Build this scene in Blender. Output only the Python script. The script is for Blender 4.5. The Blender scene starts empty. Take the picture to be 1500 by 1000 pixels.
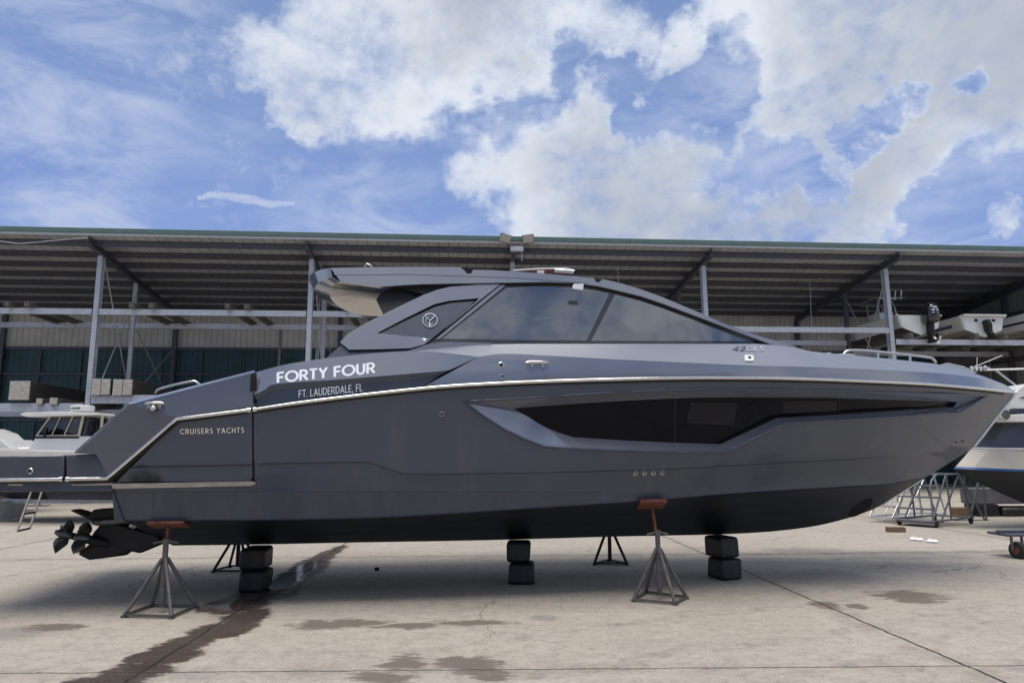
import bpy, bmesh, math, random
from mathutils import Vector, Matrix
from mathutils.geometry import delaunay_2d_cdt
random.seed(7)
rad = math.radians
scene = bpy.context.scene
COL = scene.collection

# ------------------------------------------------------------------ camera
F, TH, RO, H = 1045.0, rad(9.24), rad(0.45), 1.65
_c, _s = math.cos(TH), math.sin(TH)
R0, U0, FW = Vector((1, 0, 0)), Vector((0, -_s, _c)), Vector((0, _c, _s))
RT = R0 * math.cos(RO) - U0 * math.sin(RO)
UP = R0 * math.sin(RO) + U0 * math.cos(RO)
EYE = Vector((0, 0, H))
cd = bpy.data.cameras.new('camera')
cam = bpy.data.objects.new('camera', cd)
COL.objects.link(cam)
cd.sensor_width = 36.0
cd.lens = 36.0 * F / 1500.0
cd.clip_start, cd.clip_end = 0.05, 3000
M = Matrix((RT, UP, -FW)).transposed().to_4x4()
M.translation = EYE
cam.matrix_world = M
scene.camera = cam

def ray(px, py):
    return FW + RT * ((px - 750) / F) + UP * ((500 - py) / F)
def at(px, py, Y):                     # world point of the sight line at depth Y
    d = ray(px, py)
    return EYE + d * (Y / d.y)
def gnd(px, py, z=0.0):
    d = ray(px, py)
    return EYE + d * ((z - H) / d.z)

# ------------------------------------------------------------------ materials
def newmat(name):
    m = bpy.data.materials.new(name)
    m.use_nodes = True
    nt = m.node_tree
    return m, nt, nt.nodes['Principled BSDF']

def mat(name, base, rough=0.5, metal=0.0, coat=0.0, var=0.0, vscale=6.0, bump=0.0, bscale=40.0, stretch=(1, 1, 1),
        coat_rough=0.04, dark=None, dscale=2.0, damt=0.5, rvar=0.0):
    m, nt, b = newmat(name)
    N, L = nt.nodes, nt.links
    b.inputs['Base Color'].default_value = (*base, 1)
    b.inputs['Roughness'].default_value = rough
    b.inputs['Metallic'].default_value = metal
    b.inputs['Coat Weight'].default_value = coat
    b.inputs['Coat Roughness'].default_value = coat_rough
    tc = N.new('ShaderNodeTexCoord')
    mp = N.new('ShaderNodeMapping')
    mp.inputs['Scale'].default_value = stretch
    L.new(tc.outputs['Object'], mp.inputs['Vector'])
    col = None
    if var:
        n = N.new('ShaderNodeTexNoise'); n.inputs['Scale'].default_value = vscale; n.inputs['Detail'].default_value = 6
        n.inputs['Roughness'].default_value = 0.65
        L.new(mp.outputs[0], n.inputs['Vector'])
        r = N.new('ShaderNodeMapRange'); r.inputs[1].default_value = 0.3; r.inputs[2].default_value = 0.7
        r.inputs[3].default_value = 1 - var; r.inputs[4].default_value = 1 + var
        L.new(n.outputs['Fac'], r.inputs[0])
        mx = N.new('ShaderNodeMix'); mx.data_type = 'RGBA'; mx.blend_type = 'MULTIPLY'
        mx.inputs[0].default_value = 1
        mx.inputs[6].default_value = (*base, 1)
        L.new(r.outputs[0], mx.inputs[7])
        col = mx.outputs[2]
        if rvar:
            rr = N.new('ShaderNodeMapRange'); rr.inputs[1].default_value = 0.3; rr.inputs[2].default_value = 0.7
            rr.inputs[3].default_value = max(0.02, rough - rvar); rr.inputs[4].default_value = rough + rvar
            L.new(n.outputs['Fac'], rr.inputs[0]); L.new(rr.outputs[0], b.inputs['Roughness'])
    if dark is not None:
        n2 = N.new('ShaderNodeTexNoise'); n2.inputs['Scale'].default_value = dscale; n2.inputs['Detail'].default_value = 8
        n2.inputs['Roughness'].default_value = 0.7
        L.new(mp.outputs[0], n2.inputs['Vector'])
        r2 = N.new('ShaderNodeMapRange'); r2.inputs[1].default_value = 0.5; r2.inputs[2].default_value = 0.68
        r2.inputs[4].default_value = damt
        L.new(n2.outputs['Fac'], r2.inputs[0])
        mx2 = N.new('ShaderNodeMix'); mx2.data_type = 'RGBA'
        L.new(r2.outputs[0], mx2.inputs[0])
        mx2.inputs[6].default_value = (*base, 1)
        if col is not None: L.new(col, mx2.inputs[6])
        mx2.inputs[7].default_value = (*dark, 1)
        col = mx2.outputs[2]
    if col is not None: L.new(col, b.inputs['Base Color'])
    if bump:
        n3 = N.new('ShaderNodeTexNoise'); n3.inputs['Scale'].default_value = bscale; n3.inputs['Detail'].default_value = 5
        L.new(mp.outputs[0], n3.inputs['Vector'])
        bp = N.new('ShaderNodeBump'); bp.inputs['Strength'].default_value = bump; bp.inputs['Distance'].default_value = 0.02
        L.new(n3.outputs['Fac'], bp.inputs['Height']); L.new(bp.outputs[0], b.inputs['Normal'])
    return m

def specks(m, scale, thr, colr, amt):
    nt = m.node_tree; N, L = nt.nodes, nt.links; b = N['Principled BSDF']
    src = b.inputs['Base Color'].links[0].from_socket
    tc = N.new('ShaderNodeTexCoord'); v = N.new('ShaderNodeTexVoronoi'); v.inputs['Scale'].default_value = scale; v.inputs['Randomness'].default_value = 1
    L.new(tc.outputs['Object'], v.inputs['Vector'])
    r = N.new('ShaderNodeMapRange'); r.inputs[1].default_value = thr; r.inputs[2].default_value = thr * .5; r.inputs[4].default_value = amt; L.new(v.outputs['Distance'], r.inputs[0])
    sp = N.new('ShaderNodeSeparateColor'); L.new(v.outputs['Color'], sp.inputs[0])
    g = N.new('ShaderNodeMath'); g.operation = 'GREATER_THAN'; g.inputs[1].default_value = .80; L.new(sp.outputs[0], g.inputs[0])
    mu = N.new('ShaderNodeMath'); mu.operation = 'MULTIPLY'; L.new(r.outputs[0], mu.inputs[0]); L.new(g.outputs[0], mu.inputs[1])
    # long faint run-off streaks
    mp = N.new('ShaderNodeMapping'); mp.inputs['Scale'].default_value = (1.6, 1.6, .10); L.new(tc.outputs['Object'], mp.inputs[0])
    n = N.new('ShaderNodeTexNoise'); n.inputs['Scale'].default_value = 3.0; n.inputs['Detail'].default_value = 5; n.inputs['Roughness'].default_value = .7; L.new(mp.outputs[0], n.inputs['Vector'])
    r2 = N.new('ShaderNodeMapRange'); r2.inputs[1].default_value = .52; r2.inputs[2].default_value = .75; r2.inputs[4].default_value = .5; L.new(n.outputs['Fac'], r2.inputs[0])
    m1 = N.new('ShaderNodeMix'); m1.data_type = 'RGBA'; L.new(r2.outputs[0], m1.inputs[0]); L.new(src, m1.inputs[6]); m1.inputs[7].default_value = (.085, .090, .105, 1)
    m2 = N.new('ShaderNodeMix'); m2.data_type = 'RGBA'; L.new(mu.outputs[0], m2.inputs[0]); L.new(m1.outputs[2], m2.inputs[6]); m2.inputs[7].default_value = (*colr, 1)
    L.new(m2.outputs[2], b.inputs['Base Color'])
HULLC = (0.043, 0.057, 0.088)
M_hull = mat('hull_gelcoat', HULLC, 0.35, coat=0.42, var=0.05, vscale=1.3, bump=0.012, bscale=1.1, dark=(0.070, 0.078, 0.100), dscale=0.9, damt=0.35)
M_skylit = mat('skylit_gelcoat', (0.205, 0.217, 0.258), 0.15, metal=0.36, coat=1.0, var=0.05, vscale=2.0, bump=0.01, bscale=1.3)  # same paint as the hull, base colour lightened to carry sky light
M_side = mat('skylit_side_gelcoat', (0.225, 0.238, 0.28), 0.42, metal=0.15, coat=0.25, coat_rough=.25, var=0.06, vscale=2.0)  # rougher copy of the hull paint, sky light also put into its base
M_stern = mat('stern_gelcoat', (0.066, 0.074, 0.100), 0.32, coat=0.8, var=0.05, vscale=2.0, bump=0.01, bscale=1.3)
M_boot = mat('boot_stripe', (0.050, 0.060, 0.086), 0.5, coat=0.25, var=0.22, vscale=3.0, stretch=(1.5, 1, 0.25), coat_rough=0.25)
specks(M_hull, 3.2, .030, (.45, .45, .45), .8); specks(M_boot, 3.6, .025, (.4, .4, .4), .6)
M_bottom = mat('bottom_paint', (0.0048, 0.0063, 0.0125), 0.42, var=0.4, vscale=3.0, stretch=(0.5, 1, 3), bump=0.1, bscale=25, dark=(.022, .023, .028), dscale=1.5, damt=.6)
M_blackgloss = mat('black_gloss', (0.006, 0.006, 0.008), 0.08, coat=1.0)
M_black = mat('black_rubber', (0.010, 0.010, 0.012), 0.6, var=0.3)
M_hullglass = mat('hull_glass', (0.006, 0.0065, 0.010), 0.08, var=0.15, vscale=2)
M_hullglass.node_tree.nodes['Principled BSDF'].inputs['Specular IOR Level'].default_value = .12
M_hullpane = mat('hull_glass_pane', (0.014, 0.014, 0.018), 0.15, var=0.25, vscale=5, stretch=(.3, 1, 9))
M_hullpane.node_tree.nodes['Principled BSDF'].inputs['Specular IOR Level'].default_value = .2
M_steel = mat('stainless', (0.72, 0.70, 0.66), 0.16, metal=1.0, var=0.08, vscale=9)
M_white_grey = mat('hatch_grey', (.42, .43, .46), .4)
M_chrome = mat('chrome', (0.85, 0.85, 0.85), 0.08, metal=1.0)
M_white = mat('white_gelcoat', (0.74, 0.73, 0.70), 0.25, coat=0.6, var=0.06, vscale=3, dark=(0.5, 0.47, 0.42), dscale=1.6, damt=0.35)
M_cream = mat('cream_gelcoat', (0.55, 0.50, 0.42), 0.3, coat=0.5, var=0.08, vscale=2)
M_letter = mat('letter_white', (0.80, 0.82, 0.88), 0.4)
M_navy = mat('navy_gelcoat', (0.042, 0.052, 0.074), 0.35, coat=.45, var=0.08, vscale=1.5)
M_navybot = mat('navy_bottom', (0.012, 0.013, 0.018), 0.6, var=0.3, vscale=3)
M_blue = mat('blue_stripe', (0.02, 0.085, 0.28), 0.4)
M_tan = mat('weathered_strip', (0.40, 0.36, 0.31), 0.7, var=0.35, vscale=9, stretch=(.6, 1, 3), bump=.1)
M_galv = mat('galvanised_steel', (0.47, 0.49, 0.53), 0.5, metal=0.3, var=0.16, vscale=7, dark=(0.22, 0.23, 0.25), dscale=2.6, damt=0.3)
M_darksteel = mat('dark_steel', (0.085, 0.09, 0.115), 0.55, metal=0.2, var=0.2)
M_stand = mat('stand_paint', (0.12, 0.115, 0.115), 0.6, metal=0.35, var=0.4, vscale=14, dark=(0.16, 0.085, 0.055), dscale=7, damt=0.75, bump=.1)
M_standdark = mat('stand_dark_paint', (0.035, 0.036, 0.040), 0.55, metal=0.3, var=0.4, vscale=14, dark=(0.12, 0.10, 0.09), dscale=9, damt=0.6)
M_rust = mat('rust', (0.13, 0.045, 0.024), 0.85, var=0.5, vscale=14, dark=(0.05, 0.022, 0.016), dscale=9, damt=0.7, bump=0.2)
M_pad = mat('orange_pad', (0.135, 0.042, 0.024), 0.8, var=0.35, vscale=12, dark=(0.06, 0.022, 0.016), dscale=7, damt=0.8, bump=.2)
M_block = mat('black_block', (0.013, 0.013, 0.017), 0.5, var=0.4, vscale=8, dark=(0.055, 0.055, 0.06), dscale=6, damt=0.4, bump=0.25, bscale=16)
M_timber = mat('grey_timber', (0.46, 0.43, 0.385), 0.85, var=0.35, vscale=5, stretch=(1, 1, 6), dark=(0.09, 0.08, 0.07), dscale=4, damt=0.6, bump=0.15)
M_timberdk = mat('dark_timber', (0.060, 0.053, 0.048), 0.9, var=0.45, vscale=6, stretch=(1, 1, 4), bump=0.2)
M_bunk = mat('bunk_timber', (0.115, 0.102, 0.088), 0.9, var=0.4, vscale=6, bump=0.15)
M_brownwood = mat('brown_wood', (0.17, 0.105, 0.062), 0.8, var=0.35, vscale=14)
M_redend = mat('red_paint', (0.25, 0.02, 0.02), 0.7)
M_alu = mat('aluminium', (0.62, 0.62, 0.61), 0.32, metal=0.85, var=0.1)
M_greypaint = mat('grey_paint', (0.16, 0.17, 0.185), 0.5, metal=0.3, var=0.2, vscale=12)
M_paper = mat('paper', (0.82, 0.83, 0.84), 0.8)
M_prop = mat('propeller_metal', (0.13, 0.13, 0.13), 0.35, metal=0.75, var=0.5, vscale=9, dark=(.02, .02, .02), dscale=6, damt=.8)
M_drive = mat('drive_black', (0.006, 0.006, 0.008), 0.6, var=0.35, vscale=10, dark=(0.025, 0.025, 0.026), dscale=9, damt=.5)
M_green = mat('gutter_green', (0.09, 0.15, 0.135), 0.5, var=0.15, vscale=1.5)
M_edge = mat('gutter_white', (0.45, 0.46, 0.48), 0.5, var=0.1)
M_lampglass = mat('lamp_glass', (0.42, 0.40, 0.36), 0.25, var=0.15, vscale=20)
M_lampbody = mat('lamp_body', (0.22, 0.20, 0.18), 0.6, var=0.3, vscale=12)
M_seat = mat('seat_vinyl', (0.55, 0.53, 0.50), 0.6)
M_dash = mat('dash', (0.010, 0.010, 0.012), 0.4)
M_tyre = mat('tyre', (0.018, 0.017, 0.016), 0.8, var=0.3)

def glassmat(name, tint, refl, mix, gl=0.02):
    m = bpy.data.materials.new(name); m.use_nodes = True
    nt = m.node_tree; N, L = nt.nodes, nt.links
    N.remove(N['Principled BSDF'])
    out = N['Material Output']
    tr = N.new('ShaderNodeBsdfTransparent'); tr.inputs[0].default_value = (*tint, 1)
    g = N.new('ShaderNodeBsdfGlossy'); g.inputs['Color'].default_value = (*refl, 1); g.inputs['Roughness'].default_value = gl
    f = N.new('ShaderNodeFresnel'); f.inputs['IOR'].default_value = 1.55
    a = N.new('ShaderNodeMath'); a.operation = 'MULTIPLY_ADD'; a.inputs[1].default_value = 1.0; a.inputs[2].default_value = mix
    a.use_clamp = True
    L.new(f.outputs[0], a.inputs[0])
    ms = N.new('ShaderNodeMixShader')
    L.new(a.outputs[0], ms.inputs[0]); L.new(tr.outputs[0], ms.inputs[1]); L.new(g.outputs[0], ms.inputs[2])
    L.new(ms.outputs[0], out.inputs[0])
    return m
M_cabinglass = glassmat('cabin_glass', (0.24, 0.25, 0.27), (0.86, 0.87, 0.90), 0.20)
M_screen = glassmat('windscreen_glass', (0.55, 0.57, 0.58), (0.9, 0.9, 0.9), 0.03)
M_smallglass = glassmat('boat_glass', (0.35, 0.37, 0.38), (0.9, 0.9, 0.9), 0.03)

def ribmat(name, base, period, axis, groove=0.45, var=0.15, rough=0.6, width=0.12, vscale=0.8):
    """sheet metal with ribs: dark narrow seams every `period` metres along an object axis"""
    m, nt, b = newmat(name); N, L = nt.nodes, nt.links
    b.inputs['Roughness'].default_value = rough
    tc = N.new('ShaderNodeTexCoord'); sp = N.new('ShaderNodeSeparateXYZ'); L.new(tc.outputs['Object'], sp.inputs[0])
    d = N.new('ShaderNodeMath'); d.operation = 'DIVIDE'; d.inputs[1].default_value = period; L.new(sp.outputs[axis], d.inputs[0])
    fr = N.new('ShaderNodeMath'); fr.operation = 'FRACT'; L.new(d.outputs[0], fr.inputs[0])
    pp = N.new('ShaderNodeMath'); pp.operation = 'PINGPONG'; pp.inputs[1].default_value = 0.5; L.new(fr.outputs[0], pp.inputs[0])
    mr = N.new('ShaderNodeMapRange'); mr.interpolation_type = 'SMOOTHSTEP'; mr.inputs[1].default_value = 0; mr.inputs[2].default_value = width
    mr.inputs[3].default_value = groove; mr.inputs[4].default_value = 1; L.new(pp.outputs[0], mr.inputs[0])
    n = N.new('ShaderNodeTexNoise'); n.inputs['Scale'].default_value = vscale; n.inputs['Detail'].default_value = 7; L.new(tc.outputs['Object'], n.inputs['Vector'])
    r = N.new('ShaderNodeMapRange'); r.inputs[1].default_value = .3; r.inputs[2].default_value = .7; r.inputs[3].default_value = 1 - var; r.inputs[4].default_value = 1 + var
    L.new(n.outputs['Fac'], r.inputs[0])
    mu = N.new('ShaderNodeMath'); mu.operation = 'MULTIPLY'; L.new(mr.outputs[0], mu.inputs[0]); L.new(r.outputs[0], mu.inputs[1])
    mx = N.new('ShaderNodeMix'); mx.data_type = 'RGBA'; mx.blend_type = 'MULTIPLY'; mx.inputs[0].default_value = 1
    mx.inputs[6].default_value = (*base, 1); L.new(mu.outputs[0], mx.inputs[7]); L.new(mx.outputs[2], b.inputs['Base Color'])
    bp = N.new('ShaderNodeBump'); bp.inputs['Strength'].default_value = 0.5; bp.inputs['Distance'].default_value = 0.03
    L.new(mr.outputs[0], bp.inputs['Height']); L.new(bp.outputs[0], b.inputs['Normal'])
    return m
M_roof = ribmat('roof_sheet', (0.40, 0.405, 0.415), 0.42, 0, 0.30, 0.15, width=0.07)
M_wall = ribmat('wall_sheet', (0.56, 0.55, 0.52), 0.305, 0, 0.55, 0.15)
M_wallgreen = ribmat('green_sheet', (0.034, 0.095, 0.105), 0.305, 0, 0.45, 0.2)
M_endwall = ribmat('end_wall_sheet', (0.26, 0.26, 0.25), 0.305, 1, 0.5, 0.15)

# ------------------------------------------------------------------ mesh helpers
class MB:
    def __init__(self): self.v, self.f = [], []
    def add(self, vs, fs):
        o = len(self.v)
        self.v += [tuple(p) for p in vs]
        self.f += [tuple(i + o for i in f) for f in fs]
        return self
    def box(self, c, size, rot=None):
        hx, hy, hz = (k / 2 for k in size)
        vs = [Vector((x, y, z)) for x in (-hx, hx) for y in (-hy, hy) for z in (-hz, hz)]
        if rot is not None: vs = [rot @ p for p in vs]
        c = Vector(c)
        return self.add([p + c for p in vs], [(0, 1, 3, 2), (4, 6, 7, 5), (0, 4, 5, 1), (2, 3, 7, 6), (0, 2, 6, 4), (1, 5, 7, 3)])
    def bar(self, a, b, w, h, up=(0, 0, 1)):
        a, b = Vector(a), Vector(b); d = (b - a); l = d.length; d.normalize()
        u = Vector(up); x = d.cross(u)
        if x.length < 1e-4: x = d.cross(Vector((0, 1, 0)))
        x.normalize(); y = x.cross(d)
        R = Matrix((x, d, y)).transposed()
        return self.box((a + b) / 2, (w, l, h), R)
    def tube(self, pts, r, n=8, closed=False, cap=True, rs=None):
        pts = [Vector(p) for p in pts]; m = len(pts); rings = []
        prev = None
        for i, p in enumerate(pts):
            if closed: t = pts[(i + 1) % m] - pts[i - 1]
            else: t = pts[min(i + 1, m - 1)] - pts[max(i - 1, 0)]
            t.normalize()
            if prev is None:
                a = Vector((0, 0, 1)) if abs(t.z) < 0.9 else Vector((1, 0, 0))
            else: a = prev
            x = (a - t * a.dot(t)); x.normalize(); prev = x; y = t.cross(x)
            rr = rs[i] if rs else r
            rings.append([p + (x * math.cos(2 * math.pi * k / n) + y * math.sin(2 * math.pi * k / n)) * rr for k in range(n)])
        vs = [q for g in rings for q in g]; fs = []
        for i in range(m if closed else m - 1):
            j = (i + 1) % m
            for k in range(n):
                l = (k + 1) % n
                fs.append((i * n + k, i * n + l, j * n + l, j * n + k))
        if cap and not closed:
            fs.append(tuple(range(n - 1, -1, -1))); fs.append(tuple((m - 1) * n + k for k in range(n)))
        return self.add(vs, fs)
    def lathe(self, prof, c, axis, n=20):      # prof: (r, h) along axis
        axis = Vector(axis).normalized(); a = Vector((0, 0, 1)) if abs(axis.z) < .9 else Vector((1, 0, 0))
        x = (a - axis * a.dot(axis)).normalized(); y = axis.cross(x); c = Vector(c)
        vs = [c + axis * h + (x * math.cos(2 * math.pi * k / n) + y * math.sin(2 * math.pi * k / n)) * r for r, h in prof for k in range(n)]
        fs = []
        for i in range(len(prof) - 1):
            for k in range(n):
                l = (k + 1) % n
                fs.append((i * n + k, i * n + l, (i + 1) * n + l, (i + 1) * n + k))
        fs.append(tuple(range(n - 1, -1, -1))); fs.append(tuple((len(prof) - 1) * n + k for k in range(n)))
        return self.add(vs, fs)
    def grid(self, rows, closed=False):        # rows of equal length
        n = len(rows[0]); vs = [p for r in rows for p in r]; fs = []
        for i in range(len(rows) - 1):
            for k in range(n if closed else n - 1):
                l = (k + 1) % n
                fs.append((i * n + k, i * n + l, (i + 1) * n + l, (i + 1) * n + k))
        return self.add(vs, fs)
    def prism(self, poly, off):                # poly: 3-D points, extruded by a vector
        n = len(poly); off = Vector(off)
        a = [Vector(p) for p in poly]; b = [p + off for p in a]
        return self.add(a + b, [tuple(range(n - 1, -1, -1)), tuple(range(n, 2 * n))] + [(i, (i + 1) % n, n + (i + 1) % n, n + i) for i in range(n)])
    def build(self, name, m, parent=None, smooth=None, bevel=0.0, seg=2):
        me = bpy.data.meshes.new(name)
        me.from_pydata(self.v, [], self.f)
        bm = bmesh.new(); bm.from_mesh(me)
        bmesh.ops.remove_doubles(bm, verts=bm.verts, dist=1e-5)
        bmesh.ops.recalc_face_normals(bm, faces=bm.faces)
        bm.to_mesh(me); bm.free()
        if smooth is not None:
            me.polygons.foreach_set('use_smooth', [True] * len(me.polygons))
            me.set_sharp_from_angle(angle=rad(smooth))
        me.materials.append(m)
        o = bpy.data.objects.new(name, me); COL.objects.link(o)
        if parent is not None: o.parent = parent
        if bevel:
            b = o.modifiers.new('bevel', 'BEVEL'); b.width = bevel; b.segments = seg; b.limit_method = 'ANGLE'; b.angle_limit = rad(35)
        return o

def thing(name, label, cat, loc=(0, 0, 0), rotz=0.0, group=None):
    o = bpy.data.objects.new(name, None); COL.objects.link(o); o.empty_display_size = 0.2
    o.location = loc; o.rotation_euler = (0, 0, rotz); o['label'] = label; o['category'] = cat
    if group: o['group'] = group
    return o
def tag(o, label, cat, group=None, kind=None):
    o['label'] = label; o['category'] = cat
    if group: o['group'] = group
    if kind: o['kind'] = kind
    return o

def catmull(pts, n=6):
    out = []
    for i in range(len(pts) - 1):
        p0, p1, p2, p3 = pts[max(i - 1, 0)], pts[i], pts[i + 1], pts[min(i + 2, len(pts) - 1)]
        for k in range(n):
            t = k / n
            out.append(tuple(0.5 * (2 * b + (c - a) * t + (2 * a - 5 * b + 4 * c - d) * t * t + (3 * b - a - 3 * c + d) * t ** 3)
                             for a, b, c, d in zip(p0, p1, p2, p3)))
    out.append(tuple(pts[-1]))
    return out
def dens(pts, step=14.0, closed=False):        # straight polyline, cut into short pieces
    out = []; n = len(pts)
    for i in range(n if closed else n - 1):
        a, b = pts[i], pts[(i + 1) % n]
        k = max(1, int(math.dist(a, b) / step))
        out += [tuple(x + (y - x) * j / k for x, y in zip(a, b)) for j in range(k)]
    if not closed: out.append(tuple(pts[-1]))
    return out
def interp(xs, ys, x):
    if x <= xs[0]: return ys[0]
    if x >= xs[-1]: return ys[-1]
    lo, hi = 0, len(xs) - 1
    while hi - lo > 1:
        m = (lo + hi) // 2
        if xs[m] <= x: lo = m
        else: hi = m
    t = (x - xs[lo]) / (xs[hi] - xs[lo] + 1e-12)
    return ys[lo] + (ys[hi] - ys[lo]) * t
def inside(p, poly):
    x, y = p; c = False; n = len(poly); j = n - 1
    for i in range(n):
        xi, yi = poly[i]; xj, yj = poly[j]
        if (yi > y) != (yj > y) and x < (xj - xi) * (y - yi) / (yj - yi) + xi: c = not c
        j = i
    return c

# ------------------------------------------------------------------ the yacht
YAW = rad(5.2)
ORG = Vector((0, 10.02, 0))
DIRS = Vector((math.cos(YAW), math.sin(YAW), 0)); NRM = Vector((math.sin(YAW), -math.cos(YAW), 0))
yacht = thing('motor_yacht', 'large charcoal grey motor yacht with tinted cabin windows, propped on jack stands', 'yacht', ORG, YAW)
def loc(v):                                    # world -> (s, t, z)
    d = v - ORG
    return Vector((d.dot(DIRS), d.dot(NRM), d.z))
E0 = loc(EYE)
def lray(px, py):
    d = ray(px, py); return Vector((d.dot(DIRS), d.dot(NRM), d.z))
def hit(px, py, T, off=0.0):
    d = lray(px, py)
    def g(k):
        p = E0 + d * k
        return p.y - (T(p.x, p.z) + off)
    k0 = (3.2 - E0.y) / d.y; k1 = (-2.6 - E0.y) / d.y
    n = 60; a = k0; ga = g(a)
    for i in range(1, n + 1):
        b = k0 + (k1 - k0) * i / n; gb = g(b)
        if ga > 0 >= gb: break
        a, ga = b, gb
    for _ in range(40):
        m = (a + b) / 2
        if g(m) > 0: a = m
        else: b = m
    return E0 + d * b
def const(t): return lambda s, z: t
def LV(p): return (p[0], -p[1], p[2])          # (s,t,z) -> yacht object space
def MIR(p): return (p[0], p[1], p[2])

# stem and keel on the centre plane
keel_px = [(262, 798.5), (380, 797), (500, 794.5), (650, 792), (762, 789.5), (900, 785.5), (1000, 783.5), (1060, 782), (1110, 779.5), (1150, 776), (1200, 769),
           (1250, 756), (1286, 742), (1327, 717), (1361, 696)]
stem_px = [(1361, 696), (1392, 677), (1404, 669), (1423, 657.5), (1439, 638), (1454, 618), (1473, 594), (1489, 574)]
keel3 = [hit(x, y, const(0)) for x, y in catmull(keel_px, 4)]
stem3 = [hit(x, y, const(0)) for x, y in dens(stem_px, 6)]
ZS = [p.z for p in stem3]; SS = [p.x for p in stem3]
ksx = [p.x for p in keel3]; ksz = [p.z for p in keel3]
cutx = ksx + SS[1:]; cutz = ksz + ZS[1:]
def z_keel(s): return interp(cutx, cutz, s)
def S_stem(z):
    if z < ZS[0]: return interp(ksz[::-1] if ksz[0] > ksz[-1] else ksz, ksx[::-1] if ksz[0] > ksz[-1] else ksx, z)
    if z > ZS[-1]: return SS[-1] + (z - ZS[-1]) * 0.4
    return interp(ZS, SS, z)
def lerp(a, b, t): return a + (b - a) * t
def W(z): return interp([0.8, 1.0, 1.5, 2.5, 3.2], [1.46, 1.52, 1.68, 1.86, 1.90], z)
def TH0(s, z):
    zz = max(z, ZS[0])
    x = (S_stem(zz) - s) / interp([1.2, 2.6], [7.6, 6.2], z)
    x = min(1.0, max(0.0, x))
    return W(z) * (1 - (1 - x) ** 2.3)

chine_px = [(181.5, 763), (370, 762), (550, 758.5), (700, 750), (779, 745), (871, 739), (939, 734.5), (1000, 729.5), (1100, 722), (1180, 717), (1246, 713),
            (1303, 709), (1335, 703), (1361, 696)]
knuck_px = [(160, 683), (372, 679), (540, 676.5), (592, 694), (640, 694.5), (820, 691.5), (1000, 686), (1100, 680), (1235, 673), (1343, 666), (1423, 657.5)]
rail_px = [(372, 600), (430, 591), (500, 582), (570, 574), (640, 567), (700, 563), (760, 560), (830, 557.5), (900, 555.5), (1000, 553.5), (1100, 553.5),
           (1180, 555), (1250, 557.5), (1350, 562), (1430, 568.5), (1470, 573), (1489, 574.5)]
chine3 = [hit(x, y, TH0, -0.0) for x, y in catmull(chine_px, 5)]
knuck3 = [hit(x, y, TH0) for x, y in dens(knuck_px, 12)]
rail3 = [hit(x, y, TH0) for x, y in catmull(rail_px, 5)]
chine3[-1] = keel3[-1].copy()
kx, kz = [p.x for p in knuck3], [p.z for p in knuck3]
cx, cz, ct = [p.x for p in chine3], [p.z for p in chine3], [p.y for p in chine3]
rx, rz, rt = [p.x for p in rail3], [p.z for p in rail3], [p.y for p in rail3]
def z_r(s): return interp(rx, rz, s)
def T_r(s): return interp(rx, rt, s)
def z_kn(s): return interp(kx, kz, s)
STEP = 0.022
def T_hull(s, z):                              # hull side with its knuckle step
    k = min(1.0, max(0.0, (z - z_kn(s)) / 0.012 + 0.5))
    x = min(1.0, max(0.0, (S_stem(max(z, ZS[0])) - s) / 1.2))
    return TH0(s, z) - STEP * (1 - k) * x
def T_bot(s, z):
    zc = interp(cx, cz, s); zk = z_keel(s)
    if zc - zk < 1e-3: return 0
    return interp(cx, ct, s) * min(1.3, max(-.3, (z - zk) / (zc - zk)))
print('LOA bow', rail3[-1], 'rail stern', rail3[0], 'chine', chine3[0], chine3[30], 'keel', keel3[0])

def surf(polyg, holes, T, off=0.0, step=0.16, extra=()):
    """triangulated patch: polyg/holes/extra are lists of (s, z); returns 3-D verts, faces"""
    pts, edges = [], []
    def ring(lst, closed=True):
        o = len(pts); pts.extend(lst); n = len(lst)
        edges.extend((o + i, o + (i + 1) % n) for i in range(n if closed else n - 1))
    ring(polyg)
    for h in holes: ring(h)
    for e in extra: ring(e, False)
    x0, x1 = min(p[0] for p in polyg), max(p[0] for p in polyg); y0, y1 = min(p[1] for p in polyg), max(p[1] for p in polyg)
    allb = list(pts)
    nx, ny = int((x1 - x0) / step), int((y1 - y0) / step)
    for i in range(nx + 1):
        for j in range(ny + 1):
            p = (x0 + (i + .5) * step, y0 + (j + .5) * step)
            if inside(p, polyg) and not any(inside(p, h) for h in holes):
                if all((p[0] - q[0]) ** 2 + (p[1] - q[1]) ** 2 > (step * .35) ** 2 for q in allb): pts.append(p)
    r = delaunay_2d_cdt([Vector(p) for p in pts], edges, [], 0, 1e-6)
    vs = r[0]; fs = []
    for f in r[2]:
        c = sum((vs[i] for i in f), Vector((0, 0))) / len(f)
        if inside(c, polyg) and not any(inside(c, h) for h in holes): fs.append(tuple(f))
    return [(v.x, T(v.x, v.y) + off, v.y) for v in vs], fs

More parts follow.
